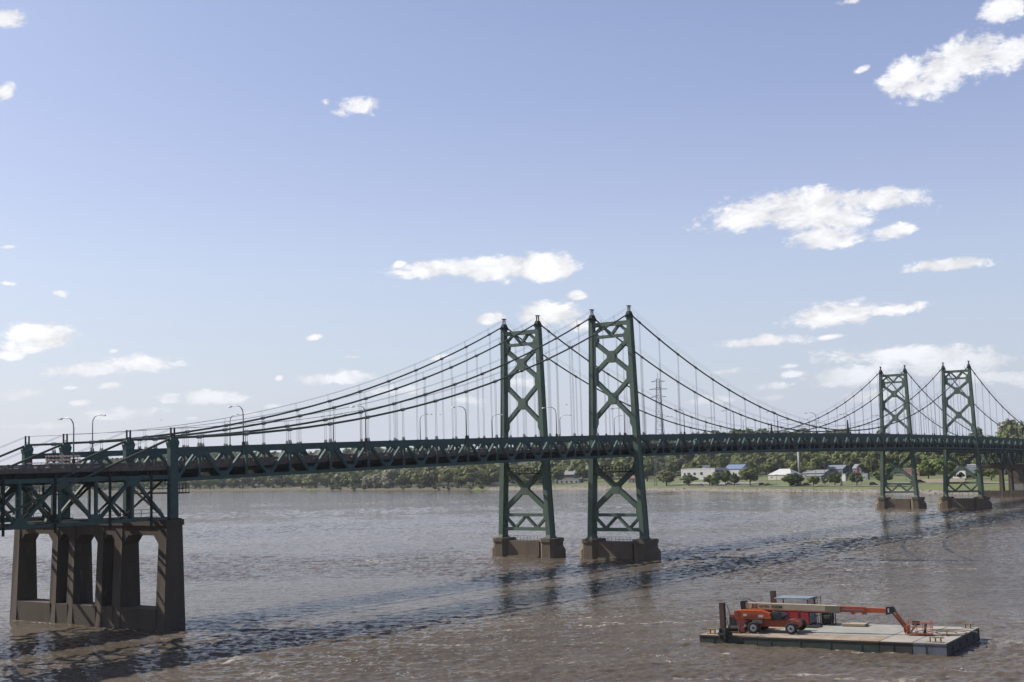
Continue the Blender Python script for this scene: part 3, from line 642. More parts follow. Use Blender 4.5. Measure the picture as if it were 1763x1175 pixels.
# the surface is a real wave field: a fan of points, finer near the shore the picture is taken from
import numpy as np
def river_mesh():
    rs = np.random.RandomState(7)
    rad = [22.0]
    while rad[-1] < 1700: rad.append(rad[-1] * (1.0025 if 70 < rad[-1] < 520 else 1.0042 if rad[-1] >= 520 else 1.03))
    rad = np.array(rad)
    az = np.concatenate([np.arange(29.0, 81.0, .085), np.arange(81.5, 389.0, 4.0)]); az = np.append(az[az < 388.9], 389.0)
    A, Rr = np.meshgrid(np.radians(az), rad)
    X = -106.05 + Rr*np.sin(A); Y = -128.11 + Rr*np.cos(A)
    dR = np.gradient(rad)[:, None] * np.ones_like(X)
    H = np.zeros_like(X); G = np.zeros_like(X)
    for k in range(9):                                   # slow patches of rougher and smoother water
        lam = rs.uniform(35, 160); th = rs.uniform(0, math.pi); G += np.sin((X*math.cos(th)+Y*math.sin(th))*2*math.pi/lam + rs.uniform(0, 6.28))
    G = np.clip(.88 + .18*G, .38, 1.4)
    for k in range(64):
        lam = .7 * (5.5/.7) ** rs.uniform(0, 1) ; th = math.radians(rs.normal(20, 34)); kk = 2*math.pi/lam
        slope = .042 * (1.0 if lam < 1.7 else (1.7/lam)**1.3)
        wob = 1.5*np.sin((X*math.sin(th)-Y*math.cos(th))*kk*.13 + rs.uniform(0, 6.28))
        ph = (X*math.cos(th)+Y*math.sin(th))*kk + rs.uniform(0, 6.28) + wob
        fade = np.clip((lam*1.2 - dR*.9) / (lam*.6), 0, 1)
        s_ = np.sin(ph); H += slope/kk * (s_ + .22*s_*s_) * fade
    H *= G; H[:, np.degrees(A[0]) > 81.3] = 0.0
    nr, na = X.shape
    co = np.stack([X, Y, H], -1).reshape(-1, 3).astype(np.float32)
    i = np.arange(nr-1)[:, None]*na + np.arange(na-1)[None]
    q = np.stack([i, i+na, i+na+1, i+1], -1).reshape(-1, 4).astype(np.int32)
    me = bpy.data.meshes.new('river'); n = len(q)
    me.vertices.add(len(co)); me.vertices.foreach_set('co', co.ravel()); me.loops.add(n*4); me.loops.foreach_set('vertex_index', q.ravel())
    me.polygons.add(n); me.polygons.foreach_set('loop_start', np.arange(0, n*4, 4, dtype=np.int32)); me.polygons.foreach_set('use_smooth', np.ones(n, dtype=bool)); me.update(calc_edges=True)
    if me.polygons[0].normal.z < 0: me.flip_normals()
    me.materials.append(water_mat()); return me
o = link_mesh('river', river_mesh()); tag(o, 'broad brown river with rippled, sky-reflecting surface', kind='structure')

# ------------------------------------------------------------------ far bank
BANK=[(472,-700),(474,-400),(476,-150),(478,0),(482,25),(489,50),(503,72),(514,88),(528,107),(560,185),(605,265),(662,366),(690,469),(750,668),(791,848),(801,938),(801,1062),(786,1147),(766,1217),(700,1400),(600,1650),(450,2000)]
def resample(pts,step):
    out=[];acc=0.
    for (x0,y0),(x1,y1) in zip(pts,pts[1:]):
        L=math.hypot(x1-x0,y1-y0); n=max(1,int(L/step))
        for i in range(n): out.append((x0+(x1-x0)*i/n,y0+(y1-y0)*i/n))
    out.append(pts[-1]); return out
RS=resample(BANK,12.)
for _ in range(4):
    RS=[RS[0]]+[((a[0]+2*b[0]+c[0])/4,(a[1]+2*b[1]+c[1])/4) for a,b,c in zip(RS,RS[1:],RS[2:])]+[RS[-1]]
def bank_s(x,y):
    best=1e18;bs=0;bi=0
    for i in range(len(RS)-1):
        x0,y0=RS[i];x1,y1=RS[i+1];dx,dy=x1-x0,y1-y0;L2=dx*dx+dy*dy
        t=((x-x0)*dx+(y-y0)*dy)/L2;t=max(0,min(1,t))
        px,py=x0+dx*t,y0+dy*t;d=(x-px)**2+(y-py)**2
        if d<best:
            best=d;bs=1 if (x-x0)*dy-(y-y0)*dx>0 else -1;bi=i
    return bs*math.sqrt(best),RS[bi][1]
PR=[(-60,-6),(-12,-1.6),(0,-.15),(3,.9),(6,1.7),(12,2.3),(26,2.5),(45,3.6),(70,4.4),(110,5.2),(160,7),(230,15),(320,21.5),(430,24.5),(560,21),(1000,8),(1500,4)]
def prof(s):
    if s<=PR[0][0]: return PR[0][1]
    for (a,za),(b,zb) in zip(PR,PR[1:]):
        if s<=b: return za+(zb-za)*(s-a)/(b-a)
    return PR[-1][1]
def smooth(a,b,v):
    t=max(0,min(1,(v-a)/(b-a)));return t*t*(3-2*t)
def ground_sy(s,y):
    z=prof(s)
    if s>100:
        k=smooth(100,350,s)
        z+=k*(4*math.sin(y*.011+1.3)+3*math.sin(y*.027+.4)-3)
        z+=smooth(105,230,s)*15*smooth(120,-30,y)         # the bluff rises towards the bridge end
    z+=smooth(90,330,s)*11*smooth(380,620,y)
    if 0<s<110 and y>330: z-= .5*smooth(330,420,y)*min(1,s/10)*prof(min(s,40))*.5
    return z
def ground(x,y):
    s,yy=bank_s(x,y); return ground_sy(s,yy)

NRM = []
for i in range(len(RS)):
    a = RS[max(i-1,0)]; b = RS[min(i+1,len(RS)-1)]; dx, dy = b[0]-a[0], b[1]-a[1]; l = math.hypot(dx,dy); NRM.append((dy/l, -dx/l))
SS = [-60,-12,-4,0,1.5,3,6,9,12,16,20,26,34,45,58,70,90,110,135,160,195,230,275,320,375,430,520,700,1000]
rnd = random.Random(4)
vs = []; fs = []
for i, (x, y) in enumerate(RS):
    for s in SS:
        px, py = x + NRM[i][0]*s, y + NRM[i][1]*s
        vs.append((px, py, ground_sy(s, y) + (rnd.uniform(-.18,.18) if 2 < s < 400 else 0)))
n = len(SS)
for i in range(len(RS)-1):
    for k in range(n-1): fs.append((i*n+k, i*n+k+1, (i+1)*n+k+1, (i+1)*n+k))
grass = mat('bank_grass', (.135,.165,.040), .95, (.085,.115,.030), .09, .9, .4, .6, alt2=(.19,.165,.095), scale2=.045, lo2=.52, hi2=.66)
o = MB().add(vs, fs).build('riverbank_ground', grass, None, None, True); tag(o, 'grassy far bank rising to a wooded bluff', kind='structure')
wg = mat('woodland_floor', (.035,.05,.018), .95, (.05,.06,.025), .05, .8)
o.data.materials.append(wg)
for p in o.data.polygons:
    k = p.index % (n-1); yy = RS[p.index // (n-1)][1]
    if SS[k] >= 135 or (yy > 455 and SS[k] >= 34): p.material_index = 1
def bank_strip(name, s0, s1, y0, y1, dz, m, label):
    vs = []; ids = [i for i in range(len(RS)) if y0 <= RS[i][1] <= y1]; mb = MB()
    for i in ids:
        for q in range(4):
            s = s0 + (s1-s0)*q/3; x = RS[i][0]+NRM[i][0]*s; y = RS[i][1]+NRM[i][1]*s; vs.append((x, y, ground_sy(s, RS[i][1]) + dz))
    fs = [(i*4+k, i*4+k+1, i*4+5+k, i*4+4+k) for i in range(len(ids)-1) for k in range(3)]
    o = mb.add(vs, fs).build(name, m); tag(o, label, kind='structure'); return o
pale_road = mat('pale_pavement', (.30,.28,.25), .9, (.22,.20,.18), .3, .8)
bank_strip('riverside_road', 18, 24.5, 92, 262, .30, pale_road, 'pale riverside road behind the rocks')
bank_strip('car_park', 29, 44, 225, 300, .32, pale_road, 'pale paved car park in front of the white building')
bank_strip('riverside_path', 40, 44, -20, 130, .34, pale_road, 'pale path over the grass under the bridges')
bank_strip('towpath', 14, 20, 520, 1180, .30, mat('tan_gravel', (.26,.22,.15), .95, (.18,.16,.10), .2, .8), 'tan waterside path under the trees')
stone_bed = mat('stone_bed', (.27,.245,.21), .95, (.15,.13,.10), .8, .9, .38, .6, alt2=(.36,.34,.31), scale2=2.2, lo2=.55, hi2=.7)
bank_strip('stone_bank', -2.5, 9.5, 330, 478, .22, stone_bed, 'pale stony slope of the far bank left of the towers')
bank_strip('stone_bank', -2.5, 4.2, -60, 322, .20, stone_bed, 'pale stony edge of the far bank below the park')
mud = mat('bank_earth', (.10,.082,.045), .95, (.06,.06,.028), .4, .9, .4, .6)
bank_strip('earth_bank', -2.5, 11, 482, 730, .20, mud, 'dark earth edge below the waterside wood')
bank_strip('earth_bank', -2.5, 6, 738, 1300, .20, mud, 'dark earth edge below the left-hand trees')
# rocks of the bank protection
rock_v = [(-.5,-.5,0),(.5,-.45,0),(.55,.5,0),(-.45,.5,0),(-.3,-.35,.55),(.35,-.25,.6),(.3,.35,.5),(-.35,.3,.62)]
rock_f = [(0,3,2,1),(4,5,6,7),(0,1,5,4),(1,2,6,5),(2,3,7,6),(3,0,4,7)]
mb = MB()
for i, (x, y) in enumerate(RS):
    wide = 5.5
    if 325 < y < 480: cnt, top = 95, 9.8
    elif -60 < y < 280: cnt, top = 55, 4.4
    elif 280 <= y <= 325: cnt, top = 40, 4.0
    elif 480 <= y < 1200: cnt, top = 5, 2.0
    else: continue
    for k in range(cnt):
        s = rnd.uniform(-.8, top); t = rnd.uniform(-6,6); sc = rnd.uniform(.3,.95); a = rnd.uniform(0,6.28)
        px = x + NRM[i][0]*s - NRM[i][1]*t; py = y + NRM[i][1]*s + NRM[i][0]*t; z = ground_sy(s, py) - .15
        mb.add([(px + sc*(u*math.cos(a)-v*math.sin(a))*rnd.uniform(.8,1.2), py + sc*(u*math.sin(a)+v*math.cos(a)), z + sc*w*rnd.uniform(.7,1.3)) for u,v,w in rock_v], rock_f)
o = mb.build('riprap', mat('riprap_stone', (.33,.305,.265), .95, (.20,.175,.14), .5, .9, .4, .62)); tag(o, 'pale broken stones piled along the far bank', kind='stuff')

# ------------------------------------------------------------------ trees
bark = mat('bark', (.085,.065,.05), .95)
def leaf_mat(name, c1, c2, var=.35):
    m = bpy.data.materials.new(name); m.use_nodes = True; nt = m.node_tree; N = nt.nodes; L = nt.links
    b = N['Principled BSDF']; b.inputs['Roughness'].default_value = .65; b.inputs['Specular IOR Level'].default_value = .25
    oi = N.new('ShaderNodeObjectInfo'); pos = N.new('ShaderNodeNewGeometry')
    n = N.new('ShaderNodeTexNoise'); n.inputs['Scale'].default_value = .45; n.inputs['Detail'].default_value = 3; L.new(pos.outputs['Position'], n.inputs['Vector'])
    a = N.new('ShaderNodeMath'); a.operation = 'MULTIPLY_ADD'; a.inputs[1].default_value = .8; L.new(oi.outputs['Random'], a.inputs[0]); L.new(n.outputs['Fac'], a.inputs[2])
    r = N.new('ShaderNodeMapRange'); r.inputs['From Min'].default_value = .35; r.inputs['From Max'].default_value = 1.45; L.new(a.outputs[0], r.inputs['Value'])
    x = N.new('ShaderNodeMix'); x.data_type = 'RGBA'; x.inputs[6].default_value = (*c1,1); x.inputs[7].default_value = (*c2,1); L.new(r.outputs[0], x.inputs[0])
    L.new(x.outputs[2], b.inputs['Base Color'])
    tr = N.new('ShaderNodeBsdfTranslucent'); L.new(x.outputs[2], tr.inputs['Color'])
    ms = N.new('ShaderNodeMixShader'); ms.inputs[0].default_value = .38; L.new(b.outputs[0], ms.inputs[1]); L.new(tr.outputs[0], ms.inputs[2])
    L.new(ms.outputs[0], N['Material Output'].inputs['Surface']); return m
LEAF = {'d': leaf_mat('leaf_dark', (.060,.092,.026), (.105,.135,.038)), 'r': leaf_mat('leaf_mid', (.090,.125,.032), (.140,.165,.045)), 'l': leaf_mat('leaf_fresh', (.115,.170,.035), (.165,.205,.050)),
        'w': leaf_mat('leaf_willow', (.115,.130,.045), (.175,.180,.070)), 's': leaf_mat('leaf_silver', (.225,.225,.150), (.300,.290,.205)), 'b': leaf_mat('leaf_bronze', (.080,.072,.036), (.110,.095,.050)),
        'h': leaf_mat('leaf_woodland', (.060,.090,.026), (.165,.180,.060))}
def crown_mesh(name, seed, nclump, nleaf, leaf, shape):
    """unit crown: 10 m high with the trunk, 10 m wide; leaf faces spread through clumps"""
    g = random.Random(seed); vs = []; fs = []; clumps = []
    z0, z1 = {'round': (2.0, 10), 'tall': (1.2, 10), 'wide': (1.6, 10), 'bush': (.3, 10)}[shape]
    for k in range(nclump):
        for _ in range(20):
            u = g.uniform(-1,1); v = g.uniform(-1,1); w = g.uniform(-1,1)
            if .12 < u*u+v*v+w*w < 1: break
        zz = (z0+z1)/2 + w*(z1-z0)/2*.82; wid = 1.0
        if shape == 'tall': wid = .55 + .45*(1-abs(w))
        if shape == 'wide': wid = 1.0 - .35*max(0,w)
        clumps.append((u*4.1*wid*g.uniform(.8,1.15), v*4.1*wid*g.uniform(.8,1.15), zz, g.uniform(.9,1.9)))
    cz = (z0+z1)/2
    for k in range(nleaf):
        cx, cy, c_, r = clumps[k % nclump]
        d = Vector((g.gauss(0,1), g.gauss(0,1), g.gauss(0,1))).normalized(); rr = r * g.uniform(.55,1.12)
        p = Vector((cx, cy, c_)) + Vector((d.x*rr, d.y*rr, d.z*rr*.8))
        nrm = (d + Vector((p.x, p.y, (p.z-cz)))*.12 + Vector((g.uniform(-.6,.6), g.uniform(-.6,.6), g.uniform(-.4,.7)))).normalized()
        a = nrm.cross(Vector((0,0,1)) if abs(nrm.z) < .9 else Vector((1,0,0))).normalized(); b = nrm.cross(a)
        t = g.uniform(0,6.28); a, b = a*math.cos(t)+b*math.sin(t), b*math.cos(t)-a*math.sin(t)
        s = leaf * g.uniform(.6,1.35); o = len(vs)
        for i, j in ((-.6,-.5),(.55,-.6),(.7,.45),(-.4,.65)): vs.append(p + a*(i*s) + b*(j*s) + nrm*g.uniform(-.06,.06))
        fs.append((o,o+1,o+2,o+3))
    me = bpy.data.meshes.new(name); me.from_pydata(vs, [], fs); return me, clumps
def trunk_mesh(name, seed, clumps, shape):
    g = random.Random(seed); m = MB(); top = 6.0
    m.tube([(0,0,-.4),(.05,.02,1.5),(-.08,.06,3.4),(.05,-.05,top)], [.36,.27,.2,.08], 7)
    for cx, cy, cz, r in clumps[:9]:
        z = g.uniform(1.6,3.8); m.tube([(0,0,z),(cx*.45,cy*.45,z+(cz-z)*.55),(cx*.9,cy*.9,cz)], [.13,.08,.03], 5)
    me = bpy.data.meshes.new(name); me.from_pydata(m.v, [], m.f); me.materials.append(bark); return me
PROTO = {}
for key, shape, nc, nl, lf in (('d','round',26,1500,.62),('r','wide',22,1100,.6),('l','round',24,1300,.6),('w','wide',30,1500,.6),('s','bush',34,1700,.62),('b','round',18,800,.55)):
    for v in range(3):
        me, cl = crown_mesh('crown', hash(key) % 97 * 0 + ord(key)*7+v, nc, nl, lf, shape); me.materials.append(LEAF[key]); PROTO[key, v] = (me, trunk_mesh('trunk', v+5, cl, shape))
for v in range(6):
    me, cl = crown_mesh('crown', 300+v, 20, 620, .95, ('round','tall','wide','round','bush','tall')[v]); me.materials.append(LEAF['h']); PROTO['h', v] = (me, trunk_mesh('trunk', v+15, cl, 'round'))
def tree(x, y, h, w, kind, v, rz, label, group=None, name='tree'):
    r = empty(name, (x, y, ground(x, y) - .1), rz); r.scale = (w/9.6, w/9.6, h/10.4)
    link_mesh('crown', PROTO[kind, v][0], r); link_mesh('trunk', PROTO[kind, v][1], r)
    tag(r, label, 'tree', group); return r
TREES = [(630.5, 279.9, 10.8, 13.5, 'w'), (619.7, 257.8, 8.3, 11.6, 'r'), (611.3, 239.4, 7.4, 7.8, 'r'), (608.2, 232.3, 8.8, 9.2, 'r'), (615.7, 230.6, 10.3, 8.5, 'd'), (589.2, 212.1, 8.2, 7.2, 'd'), (596.9, 205.4, 11.9, 13.0, 'd'), (573.8, 169.1, 8.0, 12.6, 'd'), (565.5, 152.9, 6.3, 7.9, 'l'), (575.3, 150.3, 4.9, 4.2, 'b'), (569.8, 142.4, 7.8, 8.8, 'd'), (562.8, 127.3, 7.7, 8.7, 'd'), (613.3, 152.1, 5.4, 4.3, 'd'), (644.6, 148.6, 4.0, 4.8, 'l'), (551.1, 107.0, 11.2, 13.8, 'd'), (592.1, 98.4, 12.0, 13.7, 'l'), (592.6, 90.2, 13.2, 14.9, 'l'), (593.1, 81.8, 4.2, 4.3, 'd'), (566.5, 58.5, 8.2, 10.0, 'l'), (592.1, 71.0, 5.8, 7.9, 'd'), (779.6, 267.6, 9.1, 10.2, 'd'), (720.3, 424.3, 14.0, 11.5, 'd'), (748.9, 453.4, 12.0, 9.2, 'd'), (737.7, 412.3, 14.0, 13.4, 'd'), (745.9, 406.9, 10.8, 11.7, 'd'), (714.0, 374.8, 11.1, 11.1, 'b'), (751.0, 387.1, 12.7, 13.4, 'l'), (716.5, 343.3, 14.3, 16.9, 'd'), (754.1, 470.5, 12.2, 12.2, 'r'), (802.3, 527.2, 14.8, 17.0, 'l'), (757.2, 480.1, 9.5, 7.6, 'd'), (711.4, 498.5, 16.6, 23.0, 'w'), (709.0, 508.2, 12.9, 13.8, 'd'), (733.7, 541.5, 16.5, 21.1, 'w'), (753.4, 574.3, 18.6, 21.8, 'w'), (727.2, 562.2, 12.5, 14.5, 'd'), (752.5, 597.4, 17.3, 22.0, 'w'), (737.5, 596.4, 10.9, 14.8, 'd'), (714.6, 487.7, 9.3, 9.2, 'd'), (749.6, 616.0, 16.9, 18.2, 's'), (747.2, 627.9, 14.3, 18.2, 's'), (751.2, 644.4, 12.5, 15.4, 's'), (739.7, 615.3, 10.5, 13.0, 's'), (768.3, 673.2, 13.5, 17.9, 'd'), (767.4, 685.9, 11.6, 11.6, 'd'), (786.4, 715.4, 11.6, 16.3, 'w'), (779.0, 737.5, 13.9, 23.0, 'w'), (785.9, 761.9, 13.6, 20.0, 'w'), (814.1, 812.7, 12.5, 15.1, 'd'), (801.0, 817.1, 13.7, 16.1, 'w'), (810.3, 846.8, 14.6, 17.6, 'd'), (808.0, 868.1, 15.6, 21.3, 'd'), (815.9, 890.6, 14.0, 15.6, 'w'), (823.6, 918.6, 13.1, 15.9, 'w'), (811.7, 921.2, 13.5, 20.6, 'l'), (815.7, 949.5, 13.3, 18.5, 'w'), (823.3, 977.1, 12.8, 17.5, 'd'), (819.7, 987.9, 11.9, 16.3, 'd'), (821.7, 1009.5, 11.5, 15.2, 'w'), (818.2, 1022.7, 11.2, 15.2, 'd'), (821.3, 1048.3, 10.2, 15.4, 'w'), (817.2, 1069.3, 10.7, 16.8, 'd'), (816.3, 1092.6, 10.4, 15.7, 'w'), (811.5, 1111.2, 10.1, 17.1, 'd'), (807.8, 1133.7, 10.6, 17.2, 'w'), (803.0, 1159.3, 10.4, 17.3, 'd'), (796.6, 1183.2, 10.2, 17.4, 'w'), (790.0, 1207.1, 10.7, 17.5, 'd'), (783.0, 1230.9, 10.6, 17.6, 'w'), (697.1, 81.3, 33.1, 22.9, 'w'), (682.9, 88.1, 25.0, 18.5, 'l'), (772.9, 122.5, 24.9, 15.4, 'd'), (653.5, 74.0, 25.7, 16.4, 'l'), (662.2, 64.6, 28.3, 21.1, 'w'), (758.8, 128.2, 19.0, 16.8, 'w'), (750.5, 134.7, 18.2, 15.2, 'd'), (660.3, 87.1, 21.6, 13.4, 'w')]
TREE_WHERE = ['nearest the foot of the lattice tower', 'in front of the left end of the long white building', 'with several stems, in front of the white building door', 'with several stems, in front of the white building sign', 'beneath the blue roof', 'of oval shape standing alone near the water below the blue roof', 'with the largest crown, right of the blue roof', 'with wide crown over three dark parked cars', 'right of the three dark cars', 'of small size right of the light green one', 'with thick trunk near the stone monument', 'near the park lamp and kiosk', 'of narrow shape behind the kiosk', 'above the pump house', 'with big crown behind the farther distant tower', 'left of the pair seen between the distant towers', 'right of the pair seen between the distant towers', 'of narrow shape before the white gabled house', 'framed by the far portal pier', 'beside the blue-grey building', 'on the slope above the warehouse', 'with round crown just right of the farther first tower', 'behind the right leg of the farther first tower', 'just left of the nearer first tower', 'behind the left leg of the nearer first tower', 'with dark foliage inside the nearer first tower', 'above the red-roofed hut', 'behind the right leg of the nearer first tower', 'inside the farther first tower', 'inside the farther first tower, tallest there', 'of small size in the farther first tower', 'at the water end of the wooded strip beside the rocks', 'low at the water left of the rock slope', 'with broad crown left of the rock slope', 'with broad crown in the middle of the waterside wood', 'low at the water in the middle of the waterside wood', 'with broad crown right of the silvery trees', 'low at the water right of the silvery trees', 'alone on the rock slope by the dark-roofed house', 'tallest of the four, on the right', 'second tallest of the four, at the middle', 'leftmost of the four', 'lowest of the four, at the water', 'left of the silvery trees', 'low, left of the silvery trees', 'by the rightmost tiny cottage', 'with broad crown standing alone over the tan path', 'on the tan path, next to the broad lone one', 'set back behind the tan path', 'between the tiny cottages', 'behind the middle cottage', 'with wide crown beside the leftmost cottage', 'left of the leftmost cottage', 'third right of the left pier post', 'second right of the left pier post', 'first right of the left pier post', 'touching the left pier post', 'on the far bank, twelfth from the left behind the approach truss', 'on the far bank, eleventh from the left behind the approach truss', 'on the far bank, tenth from the left behind the approach truss', 'on the far bank, ninth from the left behind the approach truss', 'on the far bank, eighth from the left behind the approach truss', 'on the far bank, seventh from the left behind the approach truss', 'on the far bank, sixth from the left behind the approach truss', 'on the far bank, fifth from the left behind the approach truss', 'on the far bank, fourth from the left behind the approach truss', 'on the far bank, third from the left behind the approach truss', 'on the far bank, second from the left behind the approach truss', 'on the far bank, first from the left behind the approach truss', 'tallest on the bluff at the right edge', 'of pale green on the bluff, just right of the last tower', 'high on the bluff behind the last tower leg', 'of pale green low on the bluff at the right edge', 'cut off by the right edge, high on the bluff', 'on the bluff between the legs of the last tower', 'on the bluff left of the last tower', 'low on the bluff behind the last tower leg']
KIND = {'d': 'dense dark green', 'r': 'mid green spreading', 'l': 'fresh light green', 'w': 'loose olive green', 's': 'pale silvery', 'b': 'small bronze-leaved'}
def where(i):
    return TREE_WHERE[i]
for i, (x, y, h, w, k) in enumerate(TREES):
    nm = {'s': 'silver_poplar', 'w': 'willow_tree'}.get(k, 'park_tree' if y < 330 else 'riverbank_tree')
    tree(x, y, h, w, k, i % 3, i * 1.7, '%s tree %s' % (KIND[k], TREE_WHERE[i]), 'trees on the far bank', nm)

BLD = [('white_flat', 710.9, 299.2, 4.51, 32.2, 7.5, 7.5, 27.6), ('blue_gable', 736.5, 284.2, 5.09, 17.4, 6.1, 9.0, 26.1), ('grey_gable', 788.7, 336.1, 5.59, 8.9, 6.5, 8.3, 27.4), ('cream_wh', 657.0, 213.4, 4.41, 20.9, 3.2, 6.9, 24.1), ('grey_roof', 704.0, 210.5, 5.28, 19.9, 2.3, 4.2, 22.7), ('grey_wall', 661.5, 192.9, 4.69, 13.4, 1.7, 2.5, 22.7), ('slateA', 727.6, 205.7, 5.93, 16.8, 3.8, 6.2, 21.8), ('slateB', 714.6, 183.9, 5.89, 10.2, 4.1, 6.7, 20.8), ('kiosk', 610.7, 153.3, 4.03, 3.0, 3.9, 4.6, 21.4), ('grey_box', 626.2, 146.3, 4.51, 4.0, 3.3, 3.3, 20.5), ('brick_green', 657.6, 129.7, 5.2, 13.1, 4.7, 4.7, 18.7), ('white_house', 612.1, 88.1, 4.71, 9.5, 3.3, 6.5, 16.8), ('blue_box', 627.5, 85.6, 5.01, 7.4, 6.5, 6.8, 16.2), ('white_gable', 721.8, 164.3, 6.19, 6.8, 5.5, 8.1, 19.5), ('brick_left', 842.7, 593.5, 5.42, 9.1, 5.6, 6.7, 37.3), ('grey_left', 784.7, 537.5, 3.59, 8.4, 4.3, 7.3, 36.8), ('white_left', 764.7, 500.6, 3.33, 21.1, 4.5, 6.4, 35.8), ('house_c', 760.1, 440.3, 3.67, 10.2, 5.6, 8.8, 33.3), ('low_white', 732.6, 423.9, 3.03, 21.5, 3.0, 3.4, 33.4), ('hut', 697.0, 344.9, 3.29, 5.8, 3.2, 5.3, 30.5), ('far_house', 860.8, 928.3, 3.29, 6.3, 2.1, 4.0, 47.5), ('far_house2', 833.6, 761.6, 3.27, 5.7, 1.9, 4.2, 43.4), ('far_house3', 856.2, 886.0, 3.27, 6.1, 2.3, 4.2, 46.5), ('far_house4', 896.3, 767.2, 5.99, 7.2, 9.4, 13.0, 41.8)]

# wooded bluff
g = random.Random(11); cand = []
SLOPE_TREES = [(801.1, 311.3), (848.2, 333.4), (879.3, 347.1), (957.2, 388.2), (790.1, 302.0), (842.0, 323.2), (890.4, 347.1), (935.1, 369.5), (806.7, 304.3), (848.1, 324.4), (877.3, 337.5), (946.2, 369.7), (776.8, 288.0), (837.6, 313.8), (898.9, 343.3), (953.2, 368.8), (802.0, 295.5), (851.0, 318.2), (875.4, 327.3), (933.8, 358.4), (784.5, 281.0), (829.3, 303.2), (883.5, 328.9), (941.3, 356.4), (799.8, 286.0), (847.2, 307.3), (898.5, 329.8), (929.1, 344.7), (798.0, 280.2), (834.6, 296.5), (874.3, 315.4), (938.3, 343.7), (765.6, 264.5), (845.0, 297.5), (891.0, 322.1), (926.3, 336.3), (787.4, 269.7), (812.1, 278.0), (866.5, 303.4), (928.9, 330.5), (790.1, 263.7), (842.5, 288.4), (866.0, 299.7), (917.8, 321.0)]
def clear(x, y, d=13):
    return all((x-b[1])**2 + (y-b[2])**2 > (4 + b[4]*.38)**2 for b in BLD)
tries = 0
while len(cand) < 1750 and tries < 40000:
    tries += 1
    i = g.randrange(0, len(RS)); yy = RS[i][1]
    if yy < -160 or yy > 1330: continue
    lo = 120 if yy < 330 else (95 if yy < 455 else (14 if yy < 700 else 30))
    if yy < 60: lo = 108
    s = lo + (560-lo) * g.random() ** 1.25
    x = RS[i][0]+NRM[i][0]*s + g.uniform(-6,6); y = yy+NRM[i][1]*s + g.uniform(-6,6)
    if not clear(x, y): continue
    dmin = 8.5 if s < 260 else 10
    if any((x-a)**2+(y-b)**2 < dmin*dmin for a, b, *_ in cand): continue
    cand.append((x, y, s, yy))
cand.sort(key=lambda c: math.hypot(c[0]+106, c[1]+128))
free = [(x, y, 150, y) for x, y in SLOPE_TREES if clear(x, y) and not any((x-a)**2+(y-b)**2 < 42 for a, b, *_ in cand)]
near_c = free + cand[:285-len(free)]; rest = cand[285-len(free):]
for i, (x, y, s, yy) in enumerate(near_c):
    h = g.uniform(10.5,15.5) * (1.35 if yy < 70 else 1.15 if yy > 455 else .92); w = g.uniform(10,15.5)
    kd = 'h' if g.random() > .12 else ('l' if g.random() > .45 else 'w')
    tree(x, y, h, w, kd, i % 6 if False else (i % 3), g.uniform(0,6.28), {'h': 'broadleaf tree in the wooded bluff behind the far bank', 'l': 'bright green tree among darker ones in the wooded bluff', 'w': 'pale olive tree among darker ones in the wooded bluff'}[kd], 'trees of the wooded bluff', 'woodland_tree')
mb = MB()
import numpy as np
protos = []
for v in range(4):
    me, cl = crown_mesh('tmp', 500+v, 14, 170, 1.75, ('round','wide','tall','bush')[v]); protos.append([tuple(p.co) for p in me.vertices]); bpy.data.meshes.remove(me)
for i, (x, y, s, yy) in enumerate(rest):
    z = ground(x, y) - .5; h = g.uniform(10.5,15.5)/10; w = g.uniform(11,17)/10; a = g.uniform(0,6.28); ca, sa = math.cos(a)*w, math.sin(a)*w; P = protos[i % 4]
    mb.add([(x + u*ca - v*sa, y + u*sa + v*ca, z + t*h) for u, v, t in P], [(4*k,4*k+1,4*k+2,4*k+3) for k in range(len(P)//4)])
me = bpy.data.meshes.new('far_woodland'); me.from_pydata(mb.v, [], mb.f); me.materials.append(LEAF['h'])
o = link_mesh('far_woodland', me); tag(o, 'far woodland covering the top of the bluff', kind='stuff')
# low shrubs along the waterline under the left-hand trees
mb = MB(); me, cl = crown_mesh('tmp', 900, 7, 120, 1.6, 'bush'); P = [tuple(p.co) for p in me.vertices]; bpy.data.meshes.remove(me)
for k in range(420):
    i = g.randrange(0, len(RS)); yy = RS[i][1]
    if not (480 < yy < 1250) or (yy > 720 and g.random() < .5): continue
    s = g.uniform(1.5, 9) if yy < 700 else g.uniform(20, 34); x = RS[i][0]+NRM[i][0]*s+g.uniform(-5,5)*-NRM[i][1]; y = yy+NRM[i][1]*s+g.uniform(-5,5)*NRM[i][0]; z = ground(x,y)-.3; h = g.uniform(.2,.5) if yy < 700 else g.uniform(.15,.3); w = g.uniform(.35,.8)
    mb.add([(x+u*w, y+v*w, z+t*h) for u,v,t in P], [(4*q,4*q+1,4*q+2,4*q+3) for q in range(len(P)//4)])
me = bpy.data.meshes.new('waterside_bushes'); me.from_pydata(mb.v, [], mb.f); me.materials.append(LEAF['w']); o = link_mesh('waterside_bushes', me); tag(o, 'low bushes along the waterline', kind='stuff')

